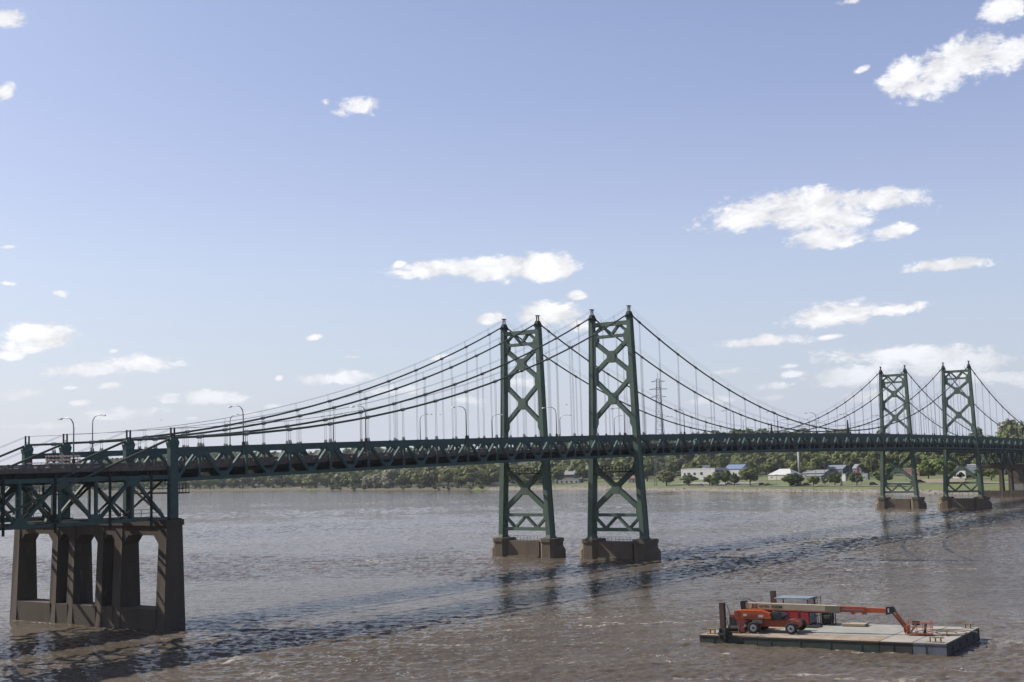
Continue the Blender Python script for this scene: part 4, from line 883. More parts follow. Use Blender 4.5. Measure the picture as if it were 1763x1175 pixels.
# ------------------------------------------------------------------ buildings on the far bank
wallm = {n: mat('wall_'+n, c, .85, tuple(q*.75 for q in c), .5, .5) for n, c in dict(white=(.62,.62,.61), cream=(.58,.55,.47), grey=(.30,.31,.32), slate=(.14,.17,.22), brick=(.20,.075,.055), tan=(.36,.31,.25), dkgrey=(.13,.13,.13)).items()}
roofm = {n: mat('roof_'+n, c, .6, tuple(q*.7 for q in c), .7, .5) for n, c in dict(blue=(.13,.19,.34), grey=(.24,.25,.27), pale=(.56,.57,.57), slate=(.19,.215,.27), green=(.14,.36,.27), dark=(.07,.07,.075), red=(.20,.08,.06), white=(.6,.6,.6), lightblue=(.25,.48,.62)).items()}
glassm = mat('window_glass', (.03,.035,.045), .15)
trim = mat('white_trim', (.66,.66,.64), .6)
def building(name, x, y, gz, w, d, eave, ridge, roof, wc, rc, ang, wins, label, doors=1, extra=None):
    root = empty(name, (x, y, gz - .3), R(ang) - math.pi/2 + R(0)); tag(root, label, 'building', 'buildings on the far bank')
    MB().box(-w/2, w/2, 0, d, -.6, eave+.3).build('wall', wallm[wc], root)
    e = eave + .3; r_ = ridge + .3; ov = .35; m = MB()
    if roof == 'flat': m.box(-w/2-.12, w/2+.12, -.12, d+.12, e, e+.3)
    elif roof == 'gable': m.prism([(-ov, e-.1), (d/2, r_), (d+ov, e-.1), (d+ov, e+.12), (d/2, r_+.22), (-ov, e+.12)], -w/2-ov, w/2+ov, 'x'); MB().prism([(0,e-.02),(d,e-.02),(d/2,r_)], -w/2+.02, w/2-.02, 'x').build('gable_wall', wallm[wc], root)
    elif roof == 'front_gable': m.prism([(-w/2-ov, e-.1), (0, r_), (w/2+ov, e-.1), (w/2+ov, e+.12), (0, r_+.22), (-w/2-ov, e+.12)], -ov, d+ov, 'y'); MB().prism([(-w/2,e-.02),(w/2,e-.02),(0,r_)], .02, d-.02, 'y').build('gable_wall', wallm[wc], root)
    elif roof == 'hip':
        k = min(d/2, w*.35); v = [(-w/2-ov,-ov,e),(w/2+ov,-ov,e),(w/2+ov,d+ov,e),(-w/2-ov,d+ov,e),(-w/2+k,d/2,r_),(w/2-k,d/2,r_)]; m.add(v, [(0,1,5,4),(1,2,5),(2,3,4,5),(3,0,4),(0,3,2,1)])
    m.build('roof', roofm[rc], root)
    for wx, wz, ww, wh in wins:
        f = MB().box(wx-ww/2-.12, wx+ww/2+.12, -.06, .02, wz-.12, wz+wh+.12).build('window', trim, root)
        MB().box(wx-ww/2, wx+ww/2, -.09, -.05, wz, wz+wh).build('pane', glassm, f)
    if doors: MB().box(w*.18-.55, w*.18+.55, -.07, .02, 0, 2.4).build('door', roofm['slate'], root)
    return root
def row(n, w, z, ww, wh, off=0): return [(-w/2 + w*(k+.5)/n + off, z, ww, wh) for k in range(n)]
SPEC = { # name: (object name, depth, roof, wall, roof colour, windows, label)
 'white_flat': ('community_building', 14, 'flat', 'white', 'white', lambda w: [(q*w/32,z_,a_,b_) for q,z_,a_,b_ in ((-8.5,3.4,2.6,1.9),(-3,3.6,2.2,1.7),(3.5,3.6,2.4,1.9),(-12.5,3.4,1.6,1.8),(10.5,.9,1.4,1.5))], 'long white flat-roofed building behind the park trees'),
 'blue_gable': ('blue_roof_hall', 13, 'gable', 'white', 'blue', lambda w: row(3,w,2.6,1.4,1.4), 'white hall with a bright blue pitched roof'),
 'grey_gable': ('gabled_house', 10, 'front_gable', 'white', 'grey', lambda w: row(2,w,2.8,1.3,1.5), 'small white gabled house with grey roof above the long white building'),
 'cream_wh': ('warehouse', 16, 'hip', 'cream', 'pale', lambda w: [(-6.5,1.7,1.0,.7)], 'low cream warehouse with a pale hipped roof'),
 'grey_roof': ('long_shed', 12, 'gable', 'grey', 'grey', lambda w: row(4,w,.8,1.4,1.0), 'long grey-roofed shed beside the tall white stack'),
 'grey_wall': ('low_annex', 8, 'gable', 'grey', 'grey', lambda w: row(3,w,.5,1.4,.8), 'low grey annex behind the light green park tree'),
 'slateA': ('slate_blue_house', 11, 'gable', 'slate', 'slate', lambda w: row(5,w,1.2,1.5,1.5), 'long slate-blue house, the wider of two, on the rise'),
 'slateB': ('slate_blue_house', 10, 'gable', 'slate', 'slate', lambda w: row(3,w,1.3,1.4,1.5), 'slate-blue house beside the red chimney'),
 'kiosk': ('kiosk', 3, 'flat', 'white', 'lightblue', lambda w: [], 'tiny white kiosk with a light blue roof'),
 'grey_box': ('pump_house', 5, 'flat', 'grey', 'grey', lambda w: [(-.8,.9,.9,1.2)], 'small plain grey block near the farther distant tower'),
 'brick_green': ('green_roof_store', 12, 'flat', 'brick', 'green', lambda w: row(4,w,.9,1.6,1.3), 'red brick store with a green roof edge, seen through the distant tower'),
 'white_house': ('white_house', 9, 'front_gable', 'white', 'pale', lambda w: row(3,w,1.0,1.2,1.4), 'white gabled house behind the nearer distant tower'),
 'blue_box': ('blue_grey_building', 10, 'flat', 'slate', 'pale', lambda w: [(1.7,5.2,2.2,.6),(-2,2,1.2,1.4)], 'tall blue-grey flat building beside the nearer distant tower'),
 'white_gable': ('white_barn', 9, 'front_gable', 'white', 'pale', lambda w: row(2,w,2.2,1.0,1.3), 'white barn end with pointed roof on the slope'),
 'brick_left': ('brick_block', 10, 'flat', 'brick', 'dark', lambda w: row(4,w,2.5,1.1,1.6), 'dark red brick block among trees left of the first towers'),
 'grey_left': ('dark_roof_house', 9, 'gable', 'grey', 'dark', lambda w: row(3,w,1.2,1.2,1.4), 'grey house with dark roof and fence, left of the first towers'),
 'white_left': ('white_store', 10, 'gable', 'white', 'pale', lambda w: row(6,w,1.2,1.3,1.3), 'long white store behind the far bridge tower leg'),
 'house_c': ('grey_house', 9, 'gable', 'tan', 'grey', lambda w: row(3,w,1.4,1.2,1.4), 'tan house with grey roof between the first two towers'),
 'low_white': ('boat_store', 7, 'flat', 'white', 'white', lambda w: row(5,w,.8,1.8,1.2), 'very low white boat store between the first two towers'),
 'hut': ('red_roof_hut', 5, 'hip', 'tan', 'red', lambda w: row(2,w,1.0,1.0,1.2), 'small hut with a red-brown hipped roof seen through the nearer tower'),
 'far_house': ('far_cottage', 6, 'gable', 'white', 'grey', lambda w: row(2,w,.7,1.0,1.0), 'tiny white cottage on the bank, leftmost of three'),
 'far_house2': ('far_cottage', 6, 'front_gable', 'white', 'pale', lambda w: row(2,w,.7,1.0,1.0), 'tiny white cottage on the bank, rightmost of three'),
 'far_house3': ('far_cottage', 6, 'gable', 'white', 'pale', lambda w: row(2,w,.7,1.0,1.0), 'tiny white cottage on the bank, middle of three'),
 'far_house4': ('hill_house', 8, 'gable', 'tan', 'pale', lambda w: row(2,w,5,1.0,1.2), 'pale house above the silvery trees'),
}
for n, x, y, gz, w, e, r_, ang in BLD:
    nm, d, roof, wc, rc, wf, label = SPEC[n]
    w0 = w
    if y < 330: d = min(d, w*.5); w = max((w - .64*d)/.76, w*.55)
    tw = -40 if y < 330 else -30
    building(nm, x, y, gz, w, d, e, r_, roof, wc, rc, ang + tw, wf(w), label, 0 if n in ('kiosk','blue_box','far_house','far_house2','far_house3') else 1)
    if n == 'white_flat':
        p = bpy.data.objects[:]; rt_ = [q for q in p if q.name.startswith('community_building')][0]
        xr = w/2; MB().box(xr, xr+.12, 1.0, 4.6, 5.4, 6.6).build('sign_panel', roofm['red'], rt_); MB().box(xr, xr+.12, 5.2, 9.5, 5.4, 6.6).build('sign_panel', roofm['blue'], rt_)
x, y = 707.9, 221.9; gz = ground(x, y)
r_ = empty('stack', (x, y, gz)); tag(r_, 'tall slim pale grey stack rising behind the park', 'stack')
MB().tube([(0,0,-.3),(0,0,.6)], 1.2, 12).build('footing', wallm['grey'], r_); MB().tube([(0,0,.5),(0,0,16.8)], [.82,.74], 14).build('shaft', mat('stack_paint', (.36,.37,.39), .6), r_, None, True); MB().tube([(0,0,16.8),(0,0,17.2)], .86, 14).build('rim', wallm['grey'], r_)
x, y = 700.0, 178.5; r_ = empty('red_chimney', (x, y, ground(x,y))); tag(r_, 'square red chimney beside the slate-blue house', 'chimney'); MB().box(-.6,.6,-.6,.6,-.3,5.6).build('shaft', red_paint, r_); MB().box(-.7,.7,-.7,.7,5.6,5.8).build('cap', wallm['dkgrey'], r_)
POLES = [(689.0, 249.1, 4.62, 15.3), (697.8, 244.4, 4.82, 9.8), (684.3, 200.7, 5.01, 12.2), (695.6, 199.4, 5.22, 9.9), (733.8, 247.5, 5.5, 8.2), (644.4, 149.2, 4.81, 13.0), (682.9, 177.3, 5.21, 7.8), (569.3, 127.2, 2.77, 6.3), (585.1, 183.2, 2.45, 6.3), (557.1, 125.5, 2.42, 6.9), (573.1, 134.2, 2.81, 5.4), (737.5, 295.7, 5.01, 8.9), (600.4, 123.7, 4.1, 7.1), (596.0, 112.1, 4.11, 8.9), (747.5, 517.1, 2.55, 11.2), (779.7, 725.4, 1.77, 8.2)]
POLE_LABEL = ['wooden utility pole behind the large park tree', 'wooden utility pole behind the warehouse left corner', 'wooden utility pole behind the stack, tallest', 'wooden utility pole behind the stack, shorter', 'wooden utility pole on the slope above the warehouse', 'wooden utility pole beside the slate-blue house gable', 'wooden utility pole between the two slate-blue houses', 'grey lamp post with a lamp head at the right of the kiosk', 'grey lamp post with a lamp head before the cream warehouse', 'grey lamp post with a lamp head near the distant tower', 'grey lamp post with a lamp head near the stone monument', 'wooden utility pole above the blue roofed hall', 'wooden utility pole left inside the farther distant tower', 'wooden utility pole right inside the farther distant tower', 'wooden utility pole at the dark-roofed house', 'wooden utility pole by the waterside path at the left']
wood = mat('pole_wood', (.20,.175,.15), .9)
def pole(x, y, gz, h, lamp, label):
    r_ = empty('park_lamp' if lamp else 'utility_pole', (x, y, gz), 1.1); tag(r_, label, 'lamp post' if lamp else 'utility pole', 'park lamp posts' if lamp else 'utility poles')
    MB().tube([(0,0,-.4),(0,0,h)], [.17,.11], 7).build('pole', galv if lamp else wood, r_)
    if lamp: MB().box(-.15,.15,-.9,.9,h-.05,h+.15).build('lamp_head', galv, r_)
    else:
        MB().box(-.08,.08,-1.3,1.3,h-.9,h-.72).build('crossarm', wood, r_)
        for q in (-1.1,0,1.1): MB().tube([(0,q,h-.72),(0,q,h-.4)], .07, 6).build('insulator', trim, r_)
for i, (x, y, gz, h) in enumerate(POLES): pole(x, y, gz, h, 7 <= i <= 10, POLE_LABEL[i])
# lattice tower carrying wires over the river
def lattice(x, y, h, base):
    r_ = empty('transmission_tower', (x, y, ground(x,y)), .35); tag(r_, 'very tall thin grey lattice tower rising behind the bridge truss', 'pylon')
    m2 = galv; hw = lambda z: base/2 * (1 - z/h)**1.0 * .82 + .75
    for sx in (-1,1):
        for sy in (-1,1): MB().beam((sx*hw(0),sy*hw(0),-.5),(sx*hw(h*.97),sy*hw(h*.97),h*.97), .28, .28, (1,0,0), .2, .2).build('leg', m2, r_)
    m = MB(); z = 0.0
    while z < h*.93:
        a = hw(z); dz = max(3.2, a*2.1); b = hw(z+dz)
        for k in range(4):
            c, s_ = ((1,-1),(1,1),(-1,1),(-1,-1))[k], ((1,1),(-1,1),(-1,-1),(1,-1))[k]
            m.beam((c[0]*a,c[1]*a,z),(s_[0]*b,s_[1]*b,z+dz),.10,.10); m.beam((s_[0]*a,s_[1]*a,z),(c[0]*b,c[1]*b,z+dz),.10,.10); m.beam((c[0]*b,c[1]*b,z+dz),(s_[0]*b,s_[1]*b,z+dz),.12,.12)
        z += dz
    m.build('bracing', m2, r_)
    for z, l in ((h*.80,5.2),(h*.87,6.0),(h*.94,4.6)):
        m = MB()
        for s_ in (-1,1):
            m.beam((-.6,0,z+1.2),(-.3,s_*l,z),.2,.2); m.beam((.6,0,z+1.2),(.3,s_*l,z),.2,.2); m.beam((0,0,z),(0,s_*l,z),.22,.22)
        m.build('crossarm', m2, r_)
    MB().beam((0,0,h*.96),(0,0,h+1.5),.25,.25).build('peak', m2, r_)
lattice(636.0, 286.4, 72.0, 8.5)
# park furniture near the distant towers
r_ = empty('boat_dock', (524, 84, 0), R(63)); tag(r_, 'dark timber dock with piles at the far waterline', 'dock')
MB().box(-9,9,-2.5,2.0,1.5,1.8).build('dock_deck', wood, r_)
for q in range(5): MB().tube([(-8+4*q,-2.2,-2),(-8+4*q,-2.2,2.3)], .22, 7).build('pile', dark_steel, r_)
r_ = empty('retaining_wall', (569, 86, ground(569,86)), R(68)); tag(r_, 'low brown retaining wall on the grass slope', 'wall'); 
for k in range(3): MB().box(-17, 17, 0, .5, -.5+.75*k, .22+.75*k).build('wall_course', wallm['tan'], r_)
r_ = empty('monument', (563, 136, ground(563,136)), .4); tag(r_, 'small pale stone monument on the grass by the road', 'monument'); MB().box(-1.1,1.1,-.9,.9,-.2,.9).build('base', wallm['grey'], r_); MB().prism([(-.75,-.55),(.75,-.55),(.75,.55),(-.75,.55)], .9, 3.2, 'z', [(-.5,-.4),(.5,-.4),(.5,.4),(-.5,.4)]).build('stone', wallm['tan'], r_)

# ------------------------------------------------------------------ cars
tyre = mat('tyre_rubber', (.018,.018,.018), .85)
def car_parts(body, suv):
    r_ = empty('parked_car'); hb, hc = (.95, 1.75) if suv else (.82, 1.42)
    MB().prism([(-2.3,.35),(-2.25,hb-.1),(-2.1,hb),(1.2,hb),(2.2,hb-.22),(2.35,.5),(2.3,.35)], -.9, .9, 'y').build('body', body, r_)
    MB().prism([(-2.1 if suv else -1.7,hb),(-1.85 if suv else -1.1,hc),(.25,hc),(1.15,hb)], -.78, .78, 'y').build('cabin', glassm, r_)
    MB().prism([(-1.9 if suv else -1.15,hc),(-1.8 if suv else -1.05,hc+.06),(.2,hc+.06),(.3,hc)], -.76, .76, 'y').build('roof', body, r_)
    for x in (-1.45, 1.45):
        for y in (-.86, .86):
            w_ = MB().tube([(x,y-.11,.34),(x,y+.11,.34)], .34, 12).build('wheel', tyre, r_); MB().tube([(x,y-.12,.34),(x,y+.12,.34)], .19, 8).build('rim', galv, w_)
    return r_
paint = {n: mat('paint_'+n, c, .25) for n, c in dict(white=(.7,.7,.7), black=(.012,.012,.014), grey=(.16,.165,.17), dark=(.02,.025,.035), silver=(.35,.36,.37), yellow=(.55,.28,.02)).items()}
CARS = [(605.2, 242.5, 0, 'white', False, 115, 'white car parked nearest the water'), (589.0, 193.9, 0, 'black', True, -65, 'black car on the riverside road, left of a matching pair'), (585.0, 188.2, 0, 'dark', False, -65, 'dark car on the riverside road, right of the left pair'), (575.9, 169.3, 0, 'grey', True, -65, 'grey car under the wide dark tree, left of three'), (573.8, 164.2, 0, 'dark', True, -65, 'dark blue car, middle of three under the wide dark tree'), (571.6, 159.2, 0, 'black', True, -65, 'black car, right of three beside the light green tree'), (558.4, 116.5, 0, 'black', True, -70, 'black car by the farther distant tower'), (616.3, 238.3, 0, 'grey', False, -65, 'grey car among the trees before the white building'), (618.5, 229.6, 0, 'silver', False, -65, 'silver car below the blue-roofed hall'), (652.0, 278.0, 0, 'black', True, 20, 'dark car at the left corner of the long white building'), (567.0, 97.9, 0, 'dark', False, -70, 'dark car above the dock, on the left'), (564.2, 93.6, 0, 'black', True, -70, 'black car above the dock, on the right'), (598.0, 78.0, 0, 'yellow', True, -70, 'yellow van before the blue-grey building')]
for x, y, gz, c, suv, ang, label in CARS:
    r_ = car_parts(paint[c], suv); r_.location = (x, y, ground(x, y) + .16); r_.rotation_euler = (0,0,R(ang)); tag(r_, label, 'car', 'cars along the far bank')

# ------------------------------------------------------------------ work barge
BRZ = math.atan2(-25.2, 1.2); BT = -R(.80)
BU = Vector((math.cos(BRZ), math.sin(BRZ), 0)); BV = Vector((-math.sin(BRZ), math.cos(BRZ), 0))
def bpos(lx, ly, dz=0): 
    p = Vector((16.2, -63.6, 0)) + BU*lx + BV*ly; return (p.x, p.y, .85 + lx*math.sin(-BT) + dz)
def on_barge(name, lx, ly, rz=0.0, dz=0.0):
    e = empty(name, bpos(lx, ly, dz)); e.rotation_euler = (0, BT, BRZ + rz); return e
hull_green = mat('hull_green', (.040,.062,.045), .7, (.025,.030,.024), 1.2, .8, .42, .62, alt2=(.10,.062,.04), scale2=2.2, lo2=.60, hi2=.72)
hull_dark = mat('hull_dark', (.05,.048,.040), .75, (.03,.03,.028), 1.2, .8, alt2=(.11,.07,.045), scale2=1.5, lo2=.58, hi2=.7)
hull_grey = mat('hull_grey', (.17,.19,.22), .7, (.11,.12,.13), 1.0, .8, stretch=(1,1,.3))
deck_pale = mat('deck_pale', (.40,.37,.32), .9, (.29,.27,.24), .45, .8, .4, .62, alt2=(.33,.26,.19), scale2=.9, lo2=.58, hi2=.7)
deck_rust = mat('deck_rust', (.30,.215,.145), .9, (.38,.34,.28), .4, .9, .42, .6, alt2=(.20,.13,.085), scale2=1.3, lo2=.56, hi2=.68)
deck_grey = mat('deck_greyed', (.36,.355,.32), .9, (.27,.265,.24), .5, .8, .4, .62, alt2=(.30,.23,.16), scale2=.7, lo2=.6, hi2=.72)
rust = mat('rusty_steel', (.10,.058,.038), .85, (.055,.038,.03), 2.0, .8)
yellow = mat('worn_yellow', (.30,.21,.085), .8, (.16,.10,.06), 3.0, .8)
barge = on_barge('work_barge', 0, 0); tag(barge, 'flat sectional work barge with pale deck carrying an orange boom lift', 'barge')
secs = [(0, 6.35, 0, 12.7, hull_green, deck_rust), (6.4, 18.85, 0, 3.5, hull_green, deck_rust), (6.4, 18.85, 3.56, 12.7, hull_green, deck_grey), (18.91, 22.05, 0, 12.7, hull_dark, deck_pale), (22.11, 25.23, 0, 12.7, hull_grey, deck_pale)]
for x0, x1, y0, y1, hm, dm in secs:
    h = MB().box(x0, x1, y0, y1, -1.9, -.05).build('pontoon', hm, barge)
    MB().box(x0+.02, x1-.02, y0+.02, y1-.02, -.05, 0).build('deck_plate', dm, h)
    MB().box(x0, x1, y0-.05, y0, -.16, -.03).build('rub_rail', rust if x0 < 18 else hm, h)
MB().box(25.23, 25.26, .05, 12.65, -1.8, -.12).build('shaded_end', mat('hull_end_shade', (.065,.058,.050), .8, (.035,.033,.03), 1.0, .8), barge)  # brownish sheet over the end; the shade on that side is darkened into its colour
m = MB()
for k in range(8): m.box(1.6+3.1*k, 1.66+3.1*k, -.03, .0, -1.85, -.17)
m.build('hull_ribs', hull_green, barge)
for k in range(4): MB().tube([(25.25, 2.2+2.7*k, -.62), (25.31, 2.2+2.7*k, -.62)], .24, 12).build('hull_port', dark_steel, barge)
def bitt(lx, ly, label, sc=1):
    e = on_barge('mooring_bitt', lx, ly); e.scale = (sc,)*3
    MB().box(-.75,.75,-.25,.25,0,.04).build('base_plate', rust, e)
    for s_ in (-.33,.33): MB().tube([(s_,0,.03),(s_,0,.62)], .11, 10).build('bollard', yellow, e)
    MB().tube([(-.78,0,.6),(.78,0,.6)], .085, 8).build('crossbar', yellow, e)
    tag(e, label, 'mooring bitt', 'yellow mooring bitts on the barge')
bitt(1.0, 1.1, 'yellow mooring bitt at the left end of the barge beside the dark post', .8)
bitt(24.3, .75, 'yellow mooring bitt at the near right corner of the barge', .75)
bitt(24.35, 11.8, 'yellow mooring bitt at the far right corner of the barge', .75)
e = on_barge('deck_cleat', 23.55, .8); tag(e, 'small rusty deck stub beside the near right mooring bitt', 'cleat'); MB().tube([(0,0,0),(0,0,.5)], .06, 8).build('stub', rust, e); MB().box(-.4,.35,-.15,.15,0,.04).build('base_plate', yellow, e)
for lx, ly, h, label in ((2.75, -.02, 3.35, 'tall dark rusty spud post at the near left edge of the barge'), (3.44, 12.25, 3.4, 'dark rusty spud post behind the blue-roofed container')):
    e = on_barge('spud_post', lx, ly); tag(e, label, 'spud post', 'steel posts pinning the barge')
    MB().prism([(-.25,-.25),(.25,-.25),(.25,.25),(-.25,.25)], -2.2, h, 'z').build('post', rust, e)
    m = MB(); 
    for s_ in (-1,1): m.box(s_*.30-.06 if s_>0 else -.36, .36 if s_>0 else -.24, -.4, .45, -.3, .75)
    m.box(-.75,.75,.28,.5,-.02,.3); m.box(-.36,.36,-.42,-.28,.1,.32); m.beam((.8,.4,0),(.33,.3,.75),.1,.1); m.beam((-.8,.4,0),(-.33,.3,.75),.1,.1)
    m.build('guide_bracket', hull_green, e)
    if ly < 1: MB().tube([(.2,0,h-.1),(.55,.05,h-.3),(.75,.15,h-1.2),(.6,.3,1.2),(.5,.4,.1)], .03, 5).build('rope', dark_steel, e)
# container with cage and blue roof
red_box = mat('container_red', (.34,.03,.032), .5, (.28,.02,.022), 1.5, .7); blue_roof = mat('tarp_blue', (.20,.25,.32), .6, (.32,.35,.39), .8, .8); cage = mat('cage_grey', (.34,.35,.38), .5); white_goods = mat('white_goods', (.68,.68,.66), .6)
e = on_barge('deck_container', 4.45, 10.2); tag(e, 'red steel container with barred upper cage and thin blue roof on the barge', 'container')
MB().box(0,3.75,0,2.3,.12,1.42).build('container_body', red_box, e)
for x in (.02, 1.25, 2.5, 3.66): MB().box(x-.05,x+.05,-.05,.0,.12,1.42).build('corner_rib', red_box if x > .5 else rust, e)
MB().box(-.02,3.77,-.04,2.34,0,.12).build('skid', dark_steel, e)
for x in (.05, 3.68):
    for y in (.05, 2.25): MB().box(x-.05,x+.05,y-.05,y+.05,1.42,2.72).build('cage_post', red_box, e)
m = MB()
for k in range(22): m.box(.18+k*.162,.205+k*.162,.02,.05,1.45,2.7)
for k in range(13): m.box(3.66,3.69,.2+k*.165,.225+k*.165,1.45,2.7)
m.box(.05,3.7,.015,.05,2.05,2.09); m.build('cage_bars', cage, e)
MB().box(-.06,3.84,-.08,2.42,2.72,2.86).build('roof', blue_roof, e)
MB().box(.3,2.0,.3,1.6,1.42,1.85).build('stored_box', white_goods, e); MB().box(2.2,3.3,.4,1.5,1.42,1.72).build('stored_box', white_goods, e)
MB().box(3.77,3.84,.1,2.2,.2,1.9).build('side_door', cage, e)
for y in (.15, 1.1, 2.2): MB().beam((4.35,y,0),(4.35,y,2.9),.05,.05).build('rail_post', dark_steel, e)
m = MB()
for z in (.9,1.8,2.75): m.beam((3.84,1.15,z),(4.35,1.15,z),.04,.04); m.beam((4.35,.15,z),(4.35,2.2,z),.04,.04)
m.build('rail', dark_steel, e)
# hose reel in a frame
e = on_barge('hose_reel', 10.0, 11.0); tag(e, 'dark hose reel in a rusty frame, right of the red container', 'hose reel')
MB().tube([(-.35,0,.75),(.35,0,.75)], .68, 16).build('drum', dark_steel, e)
for s_ in (-.42,.42):
    MB().tube([(s_-.03,0,.75),(s_+.03,0,.75)], .74, 16).build('flange', tyre, e)
m = MB()
for s_ in (-.62,.62):
    m.beam((s_,-.6,0),(s_,-.6,1.6),.08,.08); m.beam((s_,.6,0),(s_,.6,1.6),.08,.08); m.beam((s_,-.6,1.58),(s_,.6,1.58),.08,.08); m.beam((s_,-.6,.05),(s_,.6,.05),.09,.09)
m.beam((-.62,-.6,1.58),(.62,-.6,1.58),.07,.07); m.beam((-.62,.6,1.58),(.62,.6,1.58),.07,.07); m.build('frame', rust, e)
# red generator and winch behind the lift
dkred = mat('generator_red', (.22,.03,.035), .55, (.12,.025,.025), 1.8, .8)
e = on_barge('generator', 2.6, 5.6); tag(e, 'dark red generator set behind the left end of the boom lift', 'generator')
MB().box(-1.15,1.25,-1.0,1.1,.12,1.55).build('housing', dkred, e); MB().box(-1.25,1.35,-1.1,1.2,0,.12).build('skid', dark_steel, e)
MB().prism([(-1.0,1.55),(.2,1.95),(1.1,1.72),(1.1,1.55)], -.9, 1.0, 'y').build('sloped_lid', mat('lid_grey', (.33,.31,.30), .5), e)
MB().box(-1.17,-.5,-1.03,-.99,.35,1.3).build('louvre', dark_steel, e); MB().tube([(.7,.3,1.6),(.7,.3,2.2)], .07, 8).build('exhaust', rust, e)
e = on_barge('steel_barrel', 3.9, 3.6); tag(e, 'grey steel barrel standing behind the rear wheel of the boom lift', 'barrel'); MB().tube([(0,0,0),(0,0,.9)], .32, 16).build('drum', mat('barrel_grey', (.12,.125,.13), .5), e); MB().tube([(0,0,.28),(0,0,.32)], .34, 16).build('hoop', dark_steel, e); MB().tube([(0,0,.88),(0,0,.92)], .335, 16).build('rim', dark_steel, e)
e = on_barge('deck_winch', 2.9, 2.4); tag(e, 'low dark deck winch beside the near spud post', 'winch')
MB().box(-.9,.9,-.55,.6,0,.14).build('bed', rust, e); MB().tube([(-.55,0,.45),(.55,0,.45)], .27, 14).build('drum', dark_steel, e)
for s_ in (-.62,.62): MB().prism([(-.42,.14),(.42,.14),(.16,.75),(-.16,.75)], s_-.05, s_+.05, 'x').build('cheek', rust, e)
MB().box(.72,1.25,-.3,.35,.1,.62).build('motor', dkred, e); MB().tube([(-.7,.1,.6),(-.95,.3,1.5)], .03, 6).build('brake_lever', dark_steel, e)
m = MB()
for k in range(3): m.tube([(-1.4+.12*k,.9,.05+.02*k),(-.3,1.3+.2*k,.05),(.9,1.0-.15*k,.05),(1.7,.3+.3*k,.05)], .04, 5)
m.build('loose_cable', dark_steel, e)
for i in range(3):
    e = on_barge('timber_baulk', 8.6+.1*i, 8.1+.42*i, .06*i-.03); tag(e, ('dark timber baulk on deck, nearest the lift wheels','dark timber baulk on deck, middle of three','dark timber baulk on deck, nearest the red container')[i], 'timber', 'timbers lying on the barge'); MB().box(-1.25,1.25,-.1,.1,0,.16).build('baulk', rust if i == 1 else dark_steel, e); MB().box(1.25,1.27,-.09,.09,.01,.15).build('end_grain', wood, e)
e = on_barge('plywood_stack', 13.0, 10.9, .03); tag(e, 'flat stack of tan boards lying on the barge deck', 'boards')
for k in range(4): MB().box(-1.35+.03*k,1.25-.02*k,-.75,.7,.06+.055*k,.11+.055*k).build('board', mat('plywood', (.42,.34,.23), .8) if k == 0 else bpy.data.materials['plywood'], e)
for s_ in (-.9,.85): MB().box(s_-.06,s_+.06,-.7,.65,0,.06).build('bearer', dark_steel, e)
e = on_barge('rope_coil', 23.7, 7.6); tag(e, 'loose coil of brown rope on the right end of the deck', 'rope')
pts = [(math.cos(t*.5)*(.45+.05*t)*1.6 - .2, math.sin(t*.5)*(.35+.045*t)*1.6, .035+.01*(t % 3)) for t in range(34)] + [(1.3,-1.6,.03),(.2,-2.3,.03),(-.9,1.9,.03)]
MB().tube(pts, .035, 5).build('rope', rust, e)

# ------------------------------------------------------------------ boom lift
orange = mat('lift_orange', (.56,.115,.025), .42, (.42,.085,.025), 1.6, .6); orange_dk = mat('lift_orange_worn', (.46,.085,.022), .5, (.26,.06,.03), 2.2, .7); beige = mat('lift_cream', (.56,.47,.33), .5, (.44,.36,.25), 1.2, .6); black = mat('lift_black', (.018,.018,.02), .5)
lift = on_barge('boom_lift', 7.0, 4.05, R(4.6)); tag(lift, 'orange and cream telescopic boom lift parked on the barge, basket lowered', 'boom lift')
for x in (-1.98, 1.98):
    for y in (-1.62, 1.7):
        w_ = MB().tube([(x,y-.24,.6),(x,y-.2,.6),(x,y+.2,.6),(x,y+.24,.6)], [.54,.6,.6,.54], 22).build('wheel', tyre, lift)
        s_ = -1 if y < 0 else 1
        MB().tube([(x,y+s_*.18,.6),(x,y+s_*.255,.6)], .35, 16).build('rim', mat('rim_pale', (.42,.41,.40), .5) if 'rim_pale' not in bpy.data.materials else bpy.data.materials['rim_pale'], w_)
        MB().tube([(x,y+s_*.25,.6),(x,y+s_*.30,.6)], .13, 10).build('hub', black, w_)
    MB().prism([(-1.45,.46),(1.5,.46),(1.5,.74),(.6,.98),(-.6,.98),(-1.45,.74)], x-.22, x+.22, 'x').build('axle', orange_dk, lift)
MB().prism([(-2.25,.72),(-2.1,1.28),(1.9,1.34),(2.45,1.12),(2.5,.72),(1.5,.60),(-1.5,.60)], -.62, .66, 'y').build('chassis', orange_dk, lift)
MB().box(-2.35,-1.35,-.95,.95,.95,1.36).build('counterweight', beige, lift); MB().tube([(0,0,1.3),(0,0,1.5)], .72, 20).build('slew_ring', black, lift)
for s_, nm in ((-1,'hood'),(1,'hood')):
    h_ = MB().prism([(-3.95,1.46),(-3.95,2.22),(-3.75,2.3),(-1.3,2.3),(-.35,1.98),(-.2,1.46)], min(s_*.34,s_*1.22), max(s_*.34,s_*1.22), 'y').build('hood', orange, lift)
    MB().box(-1.6,-1.05,s_*1.225-.005,s_*1.225+.005,1.62,1.86).build('data_plate', white_goods, h_); MB().box(-3.3,-1.9,s_*1.222-.004,s_*1.222+.004,1.56,1.6).build('louvre', black, h_)
MB().box(-4.15,-3.7,-1.24,1.24,1.42,2.24).build('rear_counterweight', orange_dk, lift)
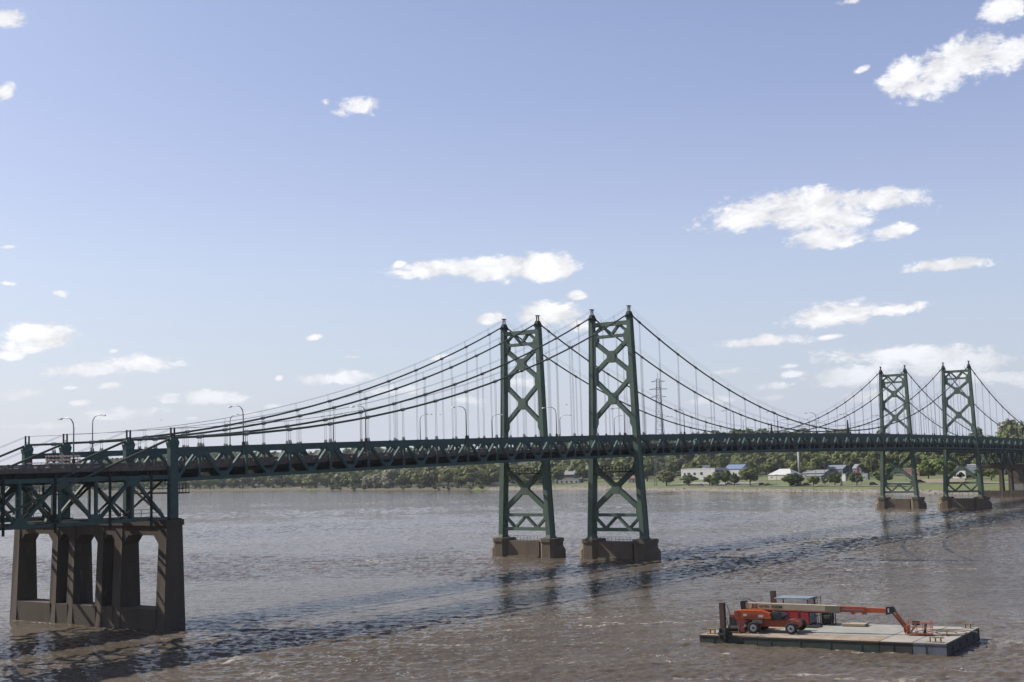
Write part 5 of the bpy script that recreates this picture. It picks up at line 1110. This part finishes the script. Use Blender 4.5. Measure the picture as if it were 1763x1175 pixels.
MB().prism([(-3.6,1.5),(-3.75,2.75),(-3.3,3.05),(-2.4,2.35),(-1.0,1.5)], -.22, .22, 'y').build('upright', black, lift)
MB().prism([(-.25,1.45),(-.35,2.05),(.35,1.98),(.95,1.72),(.85,1.42)], -1.1, 1.1, 'y').build('turntable_front', black, lift)
MB().beam((-1.6,0,1.6),(1.6,0,2.3),.2,.2).build('lift_cylinder', galv, lift)
bo = lambda x: 2.66 - .022*(x+3.6)
main = MB().beam((-3.45,0,bo(-3.45)),(6.4,0,bo(6.4)),.56,.70,(0,0,1)).build('boom', beige, lift)
MB().beam((-3.2,-.285,bo(-3.2)-.27),(6.3,-.285,bo(6.3)-.27),.012,.10).build('boom_stripe', orange, main)
MB().beam((5.2,0,bo(5.2)+.0),(6.75,0,bo(6.75)),.66,.62).build('boom_collar', mat('collar_olive', (.22,.19,.12), .6), main)
MB().beam((-3.75,0,bo(-3.75)+.08),(-3.2,0,bo(-3.2)+.12),.62,.82).build('pivot_housing', black, main)
mid = MB().beam((6.4,0,bo(6.4)+.03),(9.2,0,bo(9.2)+.03),.46,.56).build('boom_section', orange_dk, lift); MB().beam((6.8,-.235,bo(6.8)+.03),(9.1,-.235,bo(9.1)+.03),.012,.08).build('wear_strip', galv, mid)
MB().beam((9.0,0,bo(9)+.02),(11.35,0,bo(11.35)+.02),.36,.46).build('boom_section', orange, lift)
for x in (8.0, 9.1): MB().prism([(x-.3,bo(x)-.2),(x-.15,bo(x)-.42),(x+.15,bo(x)-.42),(x+.3,bo(x)-.2)], -.2, .2, 'y').build('hose_guide', orange_dk, lift)
MB().prism([(11.25,1.95),(11.3,2.72),(12.0,2.78),(12.2,2.45),(11.95,2.1)], -.24, .24, 'y').build('jib_knuckle', black, lift)
MB().box(11.48,11.62,-.25,.25,2.2,2.6).build('knuckle_plate', white_goods, lift)
MB().beam((11.95,0,2.58),(13.35,0,.62),.2,.2).build('jib', orange, lift); MB().beam((11.75,0,2.35),(13.1,0,.45),.14,.14).build('jib', orange_dk, lift); MB().beam((12.2,.16,1.95),(13.0,.16,.7),.09,.09).build('jib_cylinder', galv, lift)
MB().box(13.0,13.45,-.32,.32,.25,.95).build('basket_mount', orange_dk, lift)
bk = MB().box(13.25,15.6,-.48,.48,.14,.22).build('basket', orange, lift)
for z in (.62,1.05): 
    m = MB()
    for y in (-.46,.46): m.tube([(13.28,y,z+.2),(15.57,y,z+.2)], .035, 6)
    for x in (13.28,15.57): m.tube([(x,-.46,z+.2),(x,.46,z+.2)], .035, 6)
    m.build('basket_rail', orange, bk)
for x in (13.28,14.05,14.8,15.57):
    for y in (-.46,.46): MB().tube([(x,y,.2),(x,y,1.5 if x in (13.28,15.57) else 1.26)], .035, 6).build('basket_post', orange, bk)
MB().box(13.7,14.4,.1,.4,.95,1.35).build('control_box', black, bk); MB().beam((13.6,-.3,.3),(14.1,-.2,1.1),.16,.2).build('tool_bag', wallm['tan'], bk); MB().beam((14.9,-.1,.25),(15.0,.1,1.15),.18,.18).build('tool_bag', dark_steel, bk); MB().tube([(13.4,-.4,.3),(13.2,-.5,.1),(13.0,-.4,.4),(12.9,-.1,1.2)], .045, 6).build('hose', black, bk)
for q in (-.30,.30): MB().tube([(-2.6,q*.6,bo(-2.6)-.40),(1.0,q*.6,bo(1)-.42),(4.8,q*.6,bo(4.8)-.41),(6.6,q*.5,bo(6.6)-.34)], .035, 6).build('hydraulic_hose', black, main)
MB().tube([(-3.4,.25,bo(-3.4)+.4),(-3.0,.3,bo(-3)+.62),(-2.2,.28,bo(-2.2)+.42)], .04, 6).build('hydraulic_hose', black, main)
for x in (-3.2,-2.6,-2.0): MB().box(x,x+.4,-1.235,-1.222,1.72,1.95).build('hood_decal', white_goods if x < -3 else orange_dk, lift)
# lettering on the boom
dg = bpy.context.evaluated_depsgraph_get()
def letters(txt, x, z, size, name, shear=0.0, sx=1.0, bold=.012):
    c = bpy.data.curves.new(name, 'FONT'); c.body = txt; c.size = size; c.extrude = .004; c.offset = bold; c.shear = shear
    t = bpy.data.objects.new(name, c); col.objects.link(t); bpy.context.view_layer.update()
    me = bpy.data.meshes.new_from_object(t.evaluated_get(bpy.context.evaluated_depsgraph_get())); bpy.data.objects.remove(t); bpy.data.curves.remove(c)
    me.materials.clear(); me.materials.append(black)
    o = link_mesh(name, me, main, (x, -.286, z)); o.rotation_euler = (math.pi/2, R(1.26), 0); o.scale = (sx, 1, 1); return o
letters('JLG', -2.55, bo(-2.75)-.13, .52, 'brand_lettering', .25, .78, .02)
letters('ULTRA', -1.72, bo(-1.72)-.08, .36, 'model_lettering', 0, .95, .008)
letters('BOOM', -.42, bo(-.42)-.10, .40, 'model_lettering', 0, .95, .016)

# foam where the current meets the barge and the piers
foam = mat('foam', (.55,.52,.47), .6); mb = MB(); g = random.Random(8)
def froth(p, q, n, wide):
    p = Vector(p); q = Vector(q); d = q - p; nrm = Vector((-d.y, d.x)).normalized()
    for k in range(n):
        t = g.random(); c = p + d*t + nrm*g.uniform(0, wide)*g.random(); a = g.uniform(.08,.38); b = g.uniform(.04,.12); th = math.atan2(d.y, d.x) + g.uniform(-.3,.3)
        mb.add([(c.x + a*math.cos(u)*math.cos(th) - b*math.sin(u)*math.sin(th)*g.uniform(.6,1.3), c.y + a*math.cos(u)*math.sin(th) + b*math.sin(u)*math.cos(th), .015+.0005*k) for u in (0,1.1,2.2,3.2,4.2,5.3)], [(0,1,2,3,4,5)])
froth((17.35,-88.8), (16.15,-63.5), 26, -.5); froth((16.1,-63.7),(16.4,-68.0), 22, .8); froth((17.3,-83.5),(17.4,-89.2), 30, .5)
froth((-2.4,-1.4),(-2.4,31.5), 90, .7); froth((1.8,-1.6),(-2.2,-1.7), 30, -.6)
for y0 in (0, SP): froth((S1-2.6,y0-4.6),(S1-2.6,y0+13.2), 70, .9); froth((S1+1.5,y0-5.2),(S1-2.2,y0-4.8), 24, -.8)
def wisp(pts, n, wide):
    for k in range(n):
        t = g.random()*(len(pts)-1); i = int(t); f_ = t-i; p = Vector(pts[i]).lerp(Vector(pts[i+1]), f_); a = g.uniform(.06,.5)*g.random(); b = g.uniform(.03,.10); th = math.atan2(pts[i+1][1]-pts[i][1], pts[i+1][0]-pts[i][0]) + g.uniform(-.7,.7); q = g.gauss(0, wide); cx = p.x + q*g.random(); cy = p.y + g.gauss(0, wide)*g.random()
        mb.add([(cx + a*math.cos(u)*math.cos(th) - b*math.sin(u)*math.sin(th)*g.uniform(.6,1.3), cy + a*math.cos(u)*math.sin(th) + b*math.sin(u)*math.cos(th), .085) for u in (0,1.1,2.2,3.2,4.2,5.3)], [(0,1,2,3,4,5)])
WISPS = [[(12.23, -38.61), (10.42, -42.76), (9.08, -46.43), (10.86, -47.1)], [(9.31, -59.28), (6.5, -62.59), (5.79, -64.62), (3.21, -67.63)], [(-11.66, -42.97), (-14.11, -49.43)], [(213.95, 214.25), (198.64, 189.56), (187.79, 170.44)], [(67.67, -34.9), (64.4, -40.88)], [(-7.4, -32.74), (-8.74, -37.23), (-9.51, -39.12)], [(11.02, -90.25), (7.97, -94.65)], [(79.45, -35.26), (76.63, -44.38)]]

for pts in WISPS: wisp(pts, 48, .8)
o = mb.build('foam', foam); tag(o, 'thin broken foam along the barge and pier waterlines', kind='stuff')

# ------------------------------------------------------------------ birds
bird_m = mat('bird_dark', (.03,.03,.03), .8)
for i, (x, y, z, r) in enumerate(((-1.3,.6,25.7,.4),(10.3,-15.6,25.5,1.2),(18.9,-27.5,25.4,.2),(27.9,-40.3,26.2,2.0))):
    e = empty('bird', (x,y,z), r); e.scale = (.8,.8,.8)
    MB().tube([(-.16,0,0),(-.04,0,.01),(.1,0,.0),(.17,0,.01)], [.015,.045,.04,.012], 6).build('body', bird_m, e)
    for s_ in (-1,1): MB().prism([(-.03,.0),(.09,.0),(.05,s_*.16),(.0,s_*.3),(-.03,s_*.16)], .0, .018, 'z').build('wing', bird_m, e)
    tag(e, ('small dark bird in flight above the left bridge posts','small dark bird in flight above the main cables left of the towers','small dark bird in flight between the hangers','small dark bird in flight between the first two towers')[i], 'bird', 'birds flying by the bridge')

# ------------------------------------------------------------------ air
hm = bpy.data.materials.new('haze_air'); hm.use_nodes = True; hn = hm.node_tree.nodes; hn.clear()
ho = hn.new('ShaderNodeOutputMaterial'); hv = hn.new('ShaderNodeVolumePrincipled'); hv.inputs['Color'].default_value = (.82,.88,1.0,1); hv.inputs['Density'].default_value = .00005; hv.inputs['Anisotropy'].default_value = .2
hm.node_tree.links.new(hv.outputs[0], ho.inputs['Volume'])
o = MB().box(-1900, 2400, -1950, 2350, -12, 86).build('haze', hm); tag(o, 'thin summer haze over the river and the far bank', kind='stuff')
